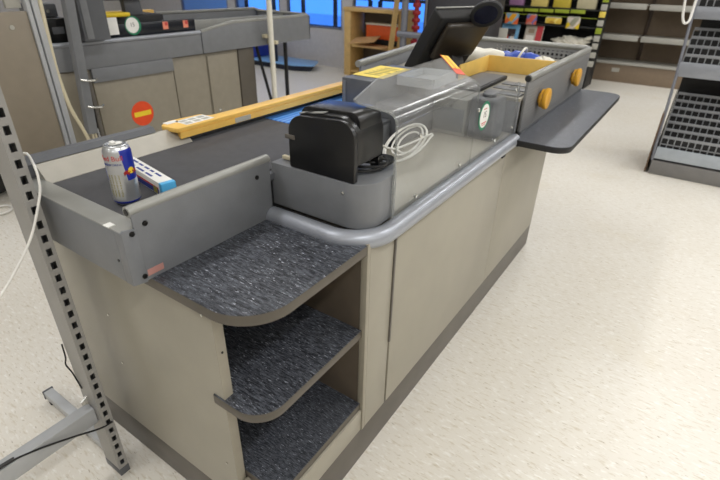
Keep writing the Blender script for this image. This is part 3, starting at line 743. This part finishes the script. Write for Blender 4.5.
MB().box(-.668, -.630, -1.6, -.1475, .240, .300, .004).build('tie_bar', M['alu'], up)
MB().prism([(-.150, .312), (-.168, .318), (-.170, .330), (-.150, .342)], -.652, -.646, 'x').build('hook', M['stud'], up)
# black lead and white lead
t = thing('black_lead', 'thin black lead draped over the tie bar beside the slotted upright', 'cable', (-.62, -.25, .3))
MB().tube(smooth_path([(-.603, -.122, .235), (-.608, -.160, .238), (-.618, -.225, .262), (-.626, -.30, .289), (-.632, -.355, .303), (-.634, -.372, .3045)]), .0028, 8).build('lead', M['blackcable'], t)
MB().tube([(-.634, -.362, .3065), (-.638, -.405, .3065)], .0055, 10).build('plug', M['blackcable'], t)
MB().tube([(-.638, -.405, .3065), (-.639, -.417, .3065)], .004, 10).build('plug_tip', M['stud'], t)
tag(MB().tube(smooth_path([(-.69, -.150, .52), (-.688, -.153, .475), (-.690, -.158, .45), (-.680, -.153, .42), (-.676, -.150, .39), (-.66, -.150, .365)]), .0022, 8).build('short_lead', M['blackcable'], origin=(-.68, -.15, .36)), 'short black lead hanging down the wide face of the slotted upright', 'cable')
tag(MB().tube(smooth_path([(-.775, -.06, 1.036), (-.70, -.075, 1.055), (-.60, -.106, 1.062), (-.582, -.112, 1.035), (-.580, -.122, .995), (-.580, -.165, .91), (-.580, -.218, .845), (-.580, -.27, .795), (-.58, -.40, .69), (-.58, -.55, .60)]), .0028, 8).build('white_lead', M['whitecable'], origin=(-.58, -.12, 1.0)), 'thin white lead crossing in front of the slotted upright', 'cable')

# beige panel stand behind the upright
dp = thing('panel_stand', 'brownish beige metal panel framed by an aluminium post behind the slotted upright', 'panel', (-1.0, .1, 0))
MB().box(-1.012, -.996, -.03, .143, .10, 1.338, .002).build('panel', mat('taupe_panel', (132, 122, 106), .3), dp)
MB().box(-1.014, -.990, .144, .155, .021, 2.3, .002).build('post', M['alu'], dp)
MB().box(-1.014, -.986, .158, .174, .021, 2.3, .003).build('post', M['alu'], dp)
MB().box(-1.05, -.95, .10, .24, 0, .02, .003).build('foot', M['alu'], dp)
MB().cyl((-.9955, .095, 1.30), 'x', .006, .002, 14).build('screw', M['taggrey'], dp)
g = MB()
for q in range(4): g.box(-1.02, -1.006, -.05 + q * .05, -.05 + q * .05 + .038, 1.345, 2.3, .002)
g.build('upper_slat', M['taggrey'], dp, 'pale vertical slats above the panel')

# ================================================================== SECOND CHECKOUT
X2 = -2.70
c2 = thing('checkout_counter', 'second beige checkout counter behind, bearing the red no-entry disc', 'counter', (-3.1, 1.7, 0))
MB().box(-3.45, X2 - .03, .93, 2.63, 0, .10, .003).build('plinth', M['plinth'], c2)
MB().box(-3.44, X2 - .025, .94, 1.795, .10, .855, .003).build('cabinet', M['beige_shaded'], c2)
MB().box(-3.44, X2 - .025, 1.802, 2.115, .10, .855, .003).build('cabinet', M['beige_shaded'], c2)
dd = MB().box(X2 - .026, X2 - .018, 2.125, 2.44, .12, .835, .002).build('door', M['beige_shaded'], c2)
MB().cyl((X2 - .016, 2.19, .40), 'x', .012, .006, 16, .002).build('lock', M['stud'], dd)
MB().box(-3.44, X2 - .03, 2.12, 2.455, .10, .855, .003).build('cabinet', M['beige_shaded'], c2)
MB().box(-3.40, X2 - .02, 2.46, 2.64, .0, .855, .003).build('end_column', M['edge'], c2, 'darker brown end column')
fpn = MB().box(X2 - .024, X2 - .010, 1.165, 1.785, .12, .772, .002).build('front_panel', M['beige_shaded'], c2)
MB().box(X2 - .024, X2 + .006, 1.165, 1.785, .774, .862, .002).build('upper_plate', M['grey'], c2)
dk = MB().cyl((X2 - .009, 1.470, .512), 'x', .088, .002, 40).build('no_entry_disc', M['redor'], fpn, 'red-orange disc with a yellow bar')
MB().box(X2 - .0078, X2 - .0068, 1.403, 1.537, .495, .529).build('disc_bar', M['yelsign'], dk)
# housing
hp = rounded([(-3.30, .935), (X2, .935), (X2, 2.075), (-3.30, 2.075)], [0, .10, 0, 0], 10)
MB().prism(hp, .862, 1.015, bev=.003).build('housing', M['grey'], c2)
MB().tube([(-3.2, .937, 1.02)] + [(X2 - .10 + .10 * math.sin(a), 1.035 - .10 * math.cos(a), 1.02) for a in [q * PI / 2 / 8 for q in range(9)]] + [(X2, 1.5, 1.02), (X2, 2.07, 1.02)], .014, 12).build('rim', M['tube'], c2, 'pale silver rim')
dkp = MB().box(X2 - .045, X2 - .02, 1.26, 2.055, 1.03, 1.115, .008).build('dark_fascia', mat('navy_black_fascia', (14, 20, 30), .25), c2, 'glossy navy-black fascia')
MB().box(X2 - .0195, X2 - .0185, 1.352, 1.425, 1.05, 1.155, .0).build('paper_notice', M['white'], dkp, 'white notice')
s_ = MB().cyl((X2 - .019, 1.535, 1.098), 'x', .060, .0016, 32).build('round_sticker', M['green'], dkp, 'round white sticker with a green rim')
MB().cyl((X2 - .0178, 1.530, 1.100), 'x', .049, .001, 32).build('sticker_face', M['white'], s_)
MB().text('15', .036, (X2 - .017, 1.53, 1.103), (0, 1, 0), (0, 0, 1), .0003).build('sticker_print', M['ink'], s_)
for yy in (1.79, 1.965):
    q_ = MB().box(X2 - .0195, X2 - .0185, yy - .022, yy + .022, 1.058, 1.108).build('small_sticker', M['pinkish'], dkp, 'orange-pink sticker')
    MB().box(X2 - .0184, X2 - .0178, yy - .004, yy + .018, 1.082, 1.104).build('sticker_mark', M['redink'], q_)
# packing bin of the second checkout
b2 = thing('packing_bin', 'grey packing bin at the far end of the second checkout', 'packing bin', (-3.1, 2.8, .86))
MB().prism([(2.085, .862), (3.40, .862), (3.40, 1.068), (2.40, 1.062), (2.22, 1.04), (2.085, 1.016)], X2 - .02, X2, 'x', .002).build('side_wall', M['grey'], b2)
MB().box(-3.40, X2, 3.385, 3.40, .862, 1.075, .003).build('far_wall', M['grey'], b2)
MB().box(-3.42, -3.405, 2.08, 3.40, .862, 1.10, .003).build('left_wall', M['grey'], b2)
MB().box(-3.40, X2 - .02, 2.085, 3.385, .862, .885).build('bin_floor', M['greydk'], b2)
MB().tube([(X2 - .01, 2.085, 1.022), (X2 - .01, 2.23, 1.045), (X2 - .01, 2.42, 1.070), (X2 - .01, 3.37, 1.078), (X2 - .05, 3.39, 1.08), (-3.36, 3.39, 1.082), (-3.41, 3.36, 1.10), (-3.41, 2.2, 1.105)], .014, 10).build('rim_tube', M['greylt'], b2)
MB().box(-3.05, -3.03, 2.2, 3.38, .885, 1.07, .002).build('bin_divider', M['greylt'], b2)
lg = MB(); lg.bar((-2.95, 3.30, 0), (-2.95, 3.30, .862), .02, 8); lg.build('leg', M['blacksoft'], b2)
lg = MB(); lg.bar((-2.75, 2.95, 0), (-2.80, 2.75, .862), .014, 8); lg.build('leg', M['blacksoft'], b2)
# objects on the second checkout
t = thing('card_terminal', 'black card terminal and stand on the near end of the second checkout', 'terminal', (-2.9, 1.0, 1.016))
MB().box(-2.98, -2.78, .955, 1.13, 1.017, 1.165, .01).build('case', M['black'], t)
MB().box(-2.7795, -2.776, 1.03, 1.10, 1.075, 1.115, .002).build('slot_frame', M['greydk'], t)
MB().box(-3.0, -2.84, .97, 1.12, 1.166, 1.24, .008).build('upper_case', M['greydk'], t)
for yy in (1.02, 1.06): MB().cyl((-2.835, yy, 1.20), 'x', .012, .01, 14).build('knob', M['stud'], t)
t = thing('till_stand', 'black till and monitor stand in the middle of the second checkout', 'till', (-3.1, 1.8, 1.016))
MB().box(-3.2, -2.95, 1.45, 1.95, 1.017, 1.14, .01).build('till_body', M['blacksoft'], t)
MB().prism(rounded([(1.66, 1.14), (1.80, 1.14), (1.74, 1.5), (1.64, 1.5)], .01), -3.02, -2.97, 'x', .004).build('stand_neck', M['greydk'], t)
MB().box(-3.1, -2.94, 1.5, 1.95, 1.24, 1.55, .015).build('monitor', M['black'], t)
tag(MB().box(-3.0, -2.86, 1.40, 1.62, 1.142, 1.168, .006).build('hand_scanner_tray', M['yelsign'], origin=(-2.93, 1.51, 1.142)), 'flat yellow tray lying in front of the second till', 'tray')
tag(MB().box(-3.28, -3.22, 1.45, 2.06, 1.016, 1.15, .006).build('diverter_arm', M['yellow'], origin=(-3.25, 1.7, 1.016)), 'yellow diverter bar along the far side of the second checkout', 'diverter arm')
# service column and slim pole at the second checkout's front
sc = thing('service_column', 'wide grey service column rising from the second counter', 'column', (-2.72, 1.17, 1.03))
MB().box(-2.775, -2.62, 1.135, 1.305, 1.036, 3.0, .006).build('column', M['greydk'], sc)
MB().box(-2.6195, -2.614, 1.15, 1.195, 1.05, 3.0, .002).build('cover_strip', M['grey'], sc)
po = thing('cable_pole', 'slim grey pole with hooks standing before the second counter, cables leaving its foot', 'pole', (-2.6, 1.05, .48))
MB().box(-2.640, -2.585, 1.018, 1.075, .49, 2.9, .006, Matrix.Translation((-2.61, 1.0, .49)) @ Matrix.Rotation(math.radians(-4.2), 4, 'X') @ Matrix.Translation((2.61, -1.022, -.49))).build('pole', M['grey'], po)
MB().box(-2.655, -2.600, 1.0755, 1.10, .0, .86, .002).build('dark_channel', M['plinth'], po, 'dark channel along one side')
for hz in (.83, .665):
    MB().tube([(-2.584, 1.03, hz), (-2.56, 1.05, hz - .005), (-2.555, 1.10, hz - .01), (-2.575, 1.125, hz - .005)], .007, 8).build('hook', M['stud'], po)
for q, yy in enumerate((1.025, 1.045, 1.066)):
    MB().tube(smooth_path([(-2.61, yy, .51), (-2.61, yy + .004, .40), (-2.608, yy + .01, .2), (-2.60, yy + .02, .006)]), .006, 8).build('cable', M['beigecable'] if q < 2 else M['alu'], po)
tag(MB().tube(smooth_path([(-2.30, .80, 1.62), (-2.30, .785, 1.29), (-2.30, .776, 1.08), (-2.30, .773, .93), (-2.30, .79, .75), (-2.32, .84, .60), (-2.36, .88, .48), (-2.40, .91, .30), (-2.42, .93, .10), (-2.45, .95, .01)]), .0095, 10).build('hanging_cable', M['beigecable'], origin=(-2.35, .83, 0)), 'thick cream cable curving down in front of the second counter', 'cable')
wp = thing('white_pole', 'slim white pole clamped to the side of the second packing bin', 'pole', (-2.62, 2.76, 0))
MB().tube([(-2.62, 2.765, 0), (-2.62, 2.765, 2.9)], .024, 14).build('pole', M['bag'], wp)
MB().box(-2.70, -2.645, 2.735, 2.785, .925, .955, .004).build('clamp', M['beigecable'], wp)
MB().box(-2.70, -2.59, 2.795, 2.825, .875, .905, .004).build('clamp', M['beigecable'], wp)

# ================================================================== DOORWAY SIDE
t = thing('floor_platform', 'low platform by the grey door panel, blue daylight painted on its deck', 'platform', (-5.4, 5.95, 0))
MB().prism(rounded([(-6.6, 5.62), (-4.95, 5.62), (-4.62, 5.80), (-4.86, 6.20), (-6.6, 6.20)], [.02, .05, .08, .05, .02]), .085, .105, bev=.004).build('deck', mat('daylight_blue_deck', (128, 176, 226), .3), t)  # deck colour carries the blue daylight from the windows
MB().prism([(-6.5, 5.68), (-4.97, 5.68), (-4.72, 5.81), (-4.92, 6.14), (-6.5, 6.14)], 0, .085).build('skirt', M['darkrail'], t)
MB().box(-5.42, -5.37, 5.70, 5.75, .106, .75, .004).box(-6.0, -5.37, 5.70, 5.75, .75, .79, .004).build('handle_frame', M['darkrail'], t)
for q, (cx_, zz_) in enumerate(((-6.55, .107), (-6.1, .107))):
    tag(MB().box(cx_ - .2, cx_ + .2, 5.72, 6.1, zz_, zz_ + .55, .02).box(cx_ - .22, cx_ + .22, 5.70, 6.12, zz_ + .5, zz_ + .57, .01).build('storage_crate', M['bluecrate'], origin=(cx_, 5.9, zz_)),
        ('blue plastic crate standing on the low platform, farther from the door' if q == 0 else 'blue plastic crate on the low platform, nearer the door frame'), 'crate')
# pale wooden crate shelf and what is in it
ws = thing('wooden_shelf', 'pale wooden open shelf standing below the windows', 'shelf', (-3.65, 6.15, 0))
MB().box(-4.16, -4.04, 5.98, 6.36, 0, .93, .006).build('side_panel', M['wood'], ws)
MB().box(-3.20, -3.10, 5.98, 6.36, 0, .93, .006).build('side_panel', M['wood'], ws)
MB().box(-4.17, -3.09, 5.97, 6.37, .932, .985, .006).build('top_board', M['wood'], ws)
MB().box(-4.03, -3.21, 6.34, 6.36, .02, .925).build('back_board', M['inner'], ws)
MB().box(-4.035, -3.205, 6.0, 6.335, .43, .47, .004).build('shelf_board', M['wood'], ws)
MB().box(-4.035, -3.205, 6.0, 6.335, .05, .08, .004).build('shelf_board', M['wood'], ws)
t = thing('orange_crate', 'orange plastic crate inside the pale wooden shelf', 'crate', (-3.62, 6.2, .47))
MB().box(-3.86, -3.25, 6.145, 6.325, .555, .75, .01).build('crate_body', M['orange'], t)
MB().box(-3.87, -3.24, 6.14, 6.33, .752, .775, .004).build('crate_rim', M['bag'], t)
MB().box(-3.80, -3.30, 6.16, 6.32, .471, .554, .004).build('crate_base', M['blacksoft'], t)
def flat(name, label, c, sx, sy, rz, rx, ry, m_, th=.012):
    mt = Matrix.Translation(c) @ Matrix.Rotation(rz, 4, 'Z') @ Matrix.Rotation(rx, 4, 'X') @ Matrix.Rotation(ry, 4, 'Y')
    return tag(MB().box(-sx / 2, sx / 2, -sy / 2, sy / 2, -th / 2, th / 2, .003, mt).build(name, m_, origin=c), label, 'cardboard')
flat('cardboard_sheet', 'upper tilted cardboard sheet poking out of the wooden shelf', (-3.75, 5.95, .555), .42, .28, .20, .20, -.12, M['cardboard'])
flat('cardboard_sheet', 'lower flat cardboard sheet poking out of the wooden shelf', (-3.55, 5.955, .4785), .46, .30, -.12, 0, 0, M['cardboard'])
tag(MB().tube([(-3.20, 5.93, 1.20), (-3.27, 5.84, .0)], .045, 4).build('wooden_batten', M['wood'], origin=(-3.25, 5.88, 0)), 'pale wooden batten leaning on the front of the wooden shelf', 'batten')
t = thing('gate_post', 'grey steel gate post with a cross bar beside the wooden shelf', 'post', (-2.8, 5.5, 0))
MB().tube([(-2.83, 5.5, 0), (-2.83, 5.5, 1.6)], .045, 14).build('post', M['frame'], t)
MB().tube([(-2.90, 5.47, .74), (-1.9, 5.47, .74)], .04, 10).build('cross_bar', M['frame'], t)
rf = MB()
rf.tube([(-2.72, 5.62, 0), (-2.72, 5.62, 1.7)], .03, 10)
for q in range(10): rf.cyl((-2.72, 5.62, .55 + q * .09), 'z', .055, .05, 14, .01)
tag(rf.build('red_stand', M['red'], origin=(-2.72, 5.62, 0)), 'slim ribbed red stand between the gate post and the dark cabinet', 'stand')
t = thing('dark_cabinet', 'tall dark grey cabinet behind the till monitor', 'cabinet', (-2.2, 5.9, 0))
MB().box(-2.62, -1.78, 5.70, 6.30, 0, 1.50, .02).build('body', mat('charcoal_cabinet', (52, 52, 56), .5), t)
MB().box(-2.58, -1.82, 5.685, 5.70, .08, 1.45, .006).build('door', mat('charcoal_door', (60, 60, 64), .45), t)
t = thing('white_stand', 'narrow pale upright sign stand behind the packing bin', 'stand', (-1.60, 6.05, 0))
MB().box(-1.72, -1.61, 6.04, 6.06, .35, .86, .003).build('sign_plate', M['taggrey'], t)
MB().box(-1.69, -1.64, 6.061, 6.08, .0, .8).box(-1.76, -1.57, 5.98, 6.14, 0, .02, .003).build('stand', M['frame'], t)

# ================================================================== BOOK AND MAGAZINE RACK
rk = thing('book_rack', 'tall black display rack of packets and books beyond the packing bin', 'rack', (-1.7, 7.6, 0))
MB().box(-3.0, -.76, 7.82, 7.85, 0, 2.0).build('back_panel', M['blacksoft'], rk)
MB().box(-.80, -.765, 7.38, 7.82, 0, 2.0, .004).build('side_panel', M['blacksoft'], rk)
MB().box(-3.0, -2.965, 7.38, 7.82, 0, 2.0, .004).build('side_panel', M['blacksoft'], rk)
for zt in (.10, .42, .56, .835, 1.06, 1.36, 1.66):
    MB().box(-2.96, -.805, 7.42 if zt != .56 else 7.40, 7.815, zt - .02, zt, .003).build('shelf', M['blacksoft'], rk)
# price tags down the rack's right front edge
tagm = [MB().box(-.797, -.768, 7.374, 7.379, 0, .085, .001)]
for q, (z_, col) in enumerate(((1.20, 'lime'), (1.10, 'taggrey'), (1.01, 'sheet'), (.90, 'taggrey'), (.80, 'lime'), (.70, 'taggrey'), (.60, 'taggrey'), (.48, 'taggrey'), (.36, 'taggrey'))):
    MB().box(-.795, -.715, 7.372, 7.379, z_ - .04, z_ + .035, .001).build('price_tag', M[col], rk)
# lime ticket strip
for q in range(5):
    x_ = -2.07 + q * .22
    MB().box(x_, x_ + .20, 7.405, 7.412, .985 + .004 * q, 1.025 + .006 * q, .001).build('ticket_strip', M['lime'], rk)
MB().box(-2.96, -.81, 7.405, 7.414, .945, .952, .001).build('ticket_rail', M['lime'], rk)
GR = 'packets hanging on the middle tier of the rack'
packs = [(-2.02, .20, .805, .945, [(232, 110, 60), (240, 170, 40), (120, 170, 200), (220, 90, 70)], 'orange and coral packet hanging first on the rack, under the lime ticket strip'),
         (-1.72, .15, .815, .945, [(210, 100, 80), (110, 110, 170), (200, 140, 130)], 'coral and violet packet next to the orange one'),
         (-1.40, .23, .85, .925, [(224, 190, 70), (235, 215, 120), (190, 150, 60)], 'wide low yellow packet in the middle of the rack'),
         (-1.12, .18, .80, .945, [(232, 200, 40), (150, 150, 130), (210, 200, 190), (240, 210, 60)], 'yellow and grey packet at the end of the hanging row')]
for (xc, w_, z0, z1, cols, lb) in packs:
    t = thing('packet', lb, 'packet', (xc, 7.40, z0), GR)
    MB().box(xc - w_ / 2, xc + w_ / 2, 7.385, 7.412, z0, z1, .006).build('pouch', patches_mat('packet_print', cols, 11), t)
    MB().box(xc - w_ / 2 + .01, xc + w_ / 2 - .01, 7.396, 7.402, z1, z1 + .015, .001).build('header', M['taggrey'], t)
books = [(-2.03, .27, (112, 168, 208), [(-.09, .085, .06, .17, (58, 46, 46)), (-.05, .0, .02, .09, (190, 84, 70)), (.02, .08, .015, .10, (228, 222, 214))], 'blue-covered book with dark figures leaning on the rack'),
         (-1.66, .26, (190, 182, 168), [(.03, .125, .004, .235, (196, 62, 70)), (-.115, .01, .01, .10, (236, 230, 222)), (-.09, .0, .13, .19, (150, 132, 112))], 'taupe book with a red side leaning on the rack'),
         (-2.5, .26, (62, 62, 72), [(-.1, .1, .15, .2, (140, 140, 150))], 'dark-covered book leaning on the rack behind the monitor')]
for (xc, w_, col, blocks, lb) in books:
    t = thing('book', lb, 'book', (xc, 7.41, .56), 'books leaning on the rack')
    mt = Matrix.Translation((xc, 7.43, .565)) @ Matrix.Rotation(math.radians(-14), 4, 'X')
    MB().box(-w_ / 2, w_ / 2, -.012, .012, .004, .235, .002, mt).build('pages', M['white'], t)
    cv_ = MB().box(-w_ / 2 - .004, w_ / 2 + .004, -.0165, -.0125, .0, .24, .001, mt).build('cover', mat('cover_card', col, .4), t)
    for (a, b, c, d, cc_) in blocks: MB().box(a, b, -.0172, -.0165, c, d, 0, mt).build('cover_print', mat('cover_ink', cc_, .4), cv_)
    MB().box(-w_ / 2 - .008, -w_ / 2 - .0045, -.0165, .0165, .0, .24, .001, mt).build('spine', mat('spine_card', col, .5), t)
t = thing('crumpled_bag', 'crumpled white carrier bag lying on the black rack shelf', 'bag', (-1.05, 7.48, .56))
b = bmesh.new(); bmesh.ops.create_icosphere(b, subdivisions=4, radius=1)
for v in b.verts:
    n_ = 1 + .22 * math.sin(5 * v.co.x + 2.1 * v.co.y) * math.cos(4 * v.co.y - 3 * v.co.z) + .10 * math.sin(13 * v.co.x + 9 * v.co.z)
    v.co = Vector((-1.10 + v.co.x * .25 * n_, 7.50 + v.co.y * .09 * n_, .615 + max(-.054, v.co.z * .075 * n_)))
m1 = MB(); m1._merge(b); m1.build('bag_body', M['bag'], t)
m1 = roll((-.93, 7.47, .66), (-.82, 7.46, .70), .03, None, ''); m1.build('bag_handle', M['bag'], t)
cols_ = [(150, 110, 150), (210, 190, 110), (196, 176, 60), (190, 182, 150)]
for q, (xc, w_) in enumerate(((-2.0, .22), (-1.66, .24), (-1.34, .24), (-1.0, .26))):
    tag(MB().box(xc - w_ / 2, xc + w_ / 2, 7.43, 7.50, 1.061, 1.24, .008).build('snack_box', mat('snack_box_print', cols_[q], .5), origin=(xc, 7.46, 1.061)),
        ('mauve', 'straw-coloured', 'mustard', 'putty-coloured')[q] + ' box standing on the upper rack shelf above the hanging packets', 'box', 'boxes on the upper rack shelf')

# ================================================================== EMPTY GONDOLA
gd = thing('shelving_unit', 'long empty brown-backed shelving unit with pale shelves along the far aisle', 'shelving', (.2, 8.6, 0))
MB().box(-2.4, 3.0, 8.80, 8.82, .1, 2.2).build('back_panel', mat('brown_backing', (112, 97, 80), .7), gd)
MB().box(-2.4, 3.0, 8.33, 8.79, 0, .262, .004).build('plinth', mat('taupe_plinth', (134, 117, 98), .5), gd)
MB().box(-2.4, 3.0, 8.30, 8.79, .265, .295, .004).build('base_shelf', M['shelfgrey'], gd)
for sx in (-1.58, -.30, .95, 2.2):
    MB().box(sx - .025, sx + .025, 8.765, 8.799, .29, 2.2, .002).build('upright', mat('dark_brown_upright', (60, 46, 36), .5), gd)
    for zt in (.675, 1.115, 1.55):
        MB().box(sx + .003, sx + 1.245, 8.36, 8.76, zt - .02, zt + .0, .003).box(sx + .003, sx + 1.245, 8.345, 8.36, zt - .065, zt + .012, .002).build('shelf', M['shelfgrey'], gd)
MB().box(-.58, -.47, 8.326, 8.3295, .15, .21).build('price_ticket', M['taggrey'], gd)

# ================================================================== WIRE STAND (right)
wsn = thing('wire_stand', 'stepped grey wire display stand on a grey base at the right edge', 'display stand', (1.0, 4.3, 0))
XR = 1.75
MB().box(.462, XR, 4.05, 4.75, 0, .118, .004).build('base', M['standkick'], wsn)
MB().box(.428, .440, 4.07, 4.66, .0, .50, .003).build('side_board', M['brownpanel'], wsn, 'brown side board')
MB().prism([(4.62, .12), (4.75, .12), (4.75, 1.9), (4.70, 1.9)], .47, XR, 'x').build('back_panel', M['blacksoft'], wsn)
MB().prism([(4.075, .122), (4.61, .122), (4.61, .62), (4.075, .30)], .463, .468, 'x').build('side_plate', M['blacksoft'], wsn)
def tier(x0, yf, zl0, zl1, rows, lip, dy, dz, zr0):
    lp_ = MB().box(x0, XR, yf - .006, yf + .004, zl0, zl1, .002); lp_.build('lip', M[lip], wsn)
    MB().prism([(yf + .006, zl0), (4.62, zl0 + .0), (4.62, zl0 + .02), (yf + .006, zl0 + .02)], x0, XR, 'x').build('tier_deck', M['blacksoft'], wsn)
    for r in range(rows):
        y_ = yf + .03 + r * dy; zt = zr0 + r * dz; zb = zt - .105
        g = MB()
        g.box(x0 + .012, XR, y_ - .006, y_ + .006, zt - .022, zt, .002)
        g.box(x0 + .012, XR, y_ - .003, y_ + .003, zt - .075, zt - .067)
        g.box(x0 + .012, XR, y_ - .003, y_ + .003, zb - .01, zb)
        n = int((XR - x0) / .048)
        for q in range(n + 1):
            xx = x0 + .012 + q * .048
            g.box(xx - .004, xx + .004, y_ - .003, y_ + .003, zb, zt - .02)
        g.build('wire_row', M['wire'], wsn)
        MB().box(x0 + .012, XR, y_ + .012, y_ + .016, max(zl0 + .021, zb - .03), zt - .03).build('row_backing', M['blacksoft'], wsn)
M['palelip'] = mat('pale_plastic_lip', (168, 175, 182), .25)
tier(.470, 4.06, .135, .235, 7, 'palelip', .065, .048, .325)
tier(.430, 4.20, .775, .885, 4, 'tube', .085, .058, .945)
tier(.408, 4.28, 1.19, 1.275, 4, 'tube', .085, .058, 1.345)
MB().tube([(.462, 4.06, .118), (.455, 4.06, .24), (.432, 4.19, .77), (.405, 4.27, 1.2), (.395, 4.35, 1.9)], .011, 8).build('side_rail', M['frame'], wsn)
tag(MB().tube(smooth_path([(.325, 4.0, 1.52), (.333, 4.0, 1.36), (.352, 4.0, 1.23), (.370, 4.0, 1.18), (.388, 4.0, 1.172), (.403, 4.02, 1.195), (.402, 4.05, 1.28), (.40, 4.1, 1.52)]), .0085, 8).build('hanging_loop', M['whitecable'], origin=(.29, 4.0, 1.1)), 'loop of white cord hanging at the side of the wire stand', 'cord')

# dark bag on the floor at the left edge, with its loop
t = thing('dark_bag', 'black bag with a pale loop lying on the floor far left', 'bag', (-3.4, .55, 0))
b = bmesh.new(); bmesh.ops.create_icosphere(b, subdivisions=3, radius=1)
for v in b.verts: v.co = Vector((-3.45 + v.co.x * .30, .52 + v.co.y * .30, .19 + max(-.185, v.co.z * .22 * (1 + .15 * math.sin(6 * v.co.x)))))
m1 = MB(); m1._merge(b); m1.build('bag_body', M['blacksoft'], t)
MB().tube([(-3.02 + .07 * math.cos(a), .50 + .07 * math.sin(a), .012) for a in [q * 2 * PI / 20 for q in range(20)]], .008, 8, True).build('loop', M['whitecable'], t)

for o in list(bpy.data.objects):
    if '_o' in o: del o['_o']

# ================================================================== WORLD, CAMERA, VIEW
wd = bpy.data.worlds.new('dusk_daylight'); bpy.context.scene.world = wd; wd.use_nodes = True
bg = wd.node_tree.nodes['Background']; bg.inputs[0].default_value = (.07, .30, 1.0, 1); bg.inputs[1].default_value = 1.6

R = ((.8258758, .5634487, .0213234), (-.2918124, .3947538, .8712146), (.4824673, -.7257375, .4904389))
cam = bpy.data.cameras.new('camera'); cam.sensor_width = 36; cam.lens = 476 / 720 * 36; cam.clip_start = .02; cam.clip_end = 60
co_ = bpy.data.objects.new('camera', cam); C.objects.link(co_)
m3 = Matrix(R).transposed().to_4x4(); m3.translation = Vector((.563, -.533, 1.45)); co_.matrix_world = m3
cam.dof.use_dof = True; cam.dof.focus_distance = 1.45; cam.dof.aperture_fstop = 4.0
sc_ = bpy.context.scene; sc_.camera = co_
sc_.view_settings.view_transform = 'Standard'; sc_.view_settings.look = 'None'
sc_.view_settings.exposure = 0.0; sc_.view_settings.gamma = 1.0; sc_.view_settings.use_curve_mapping = False
sc_.cycles.max_bounces = 10; sc_.cycles.transparent_max_bounces = 16; sc_.cycles.caustics_reflective = False; sc_.cycles.caustics_refractive = False
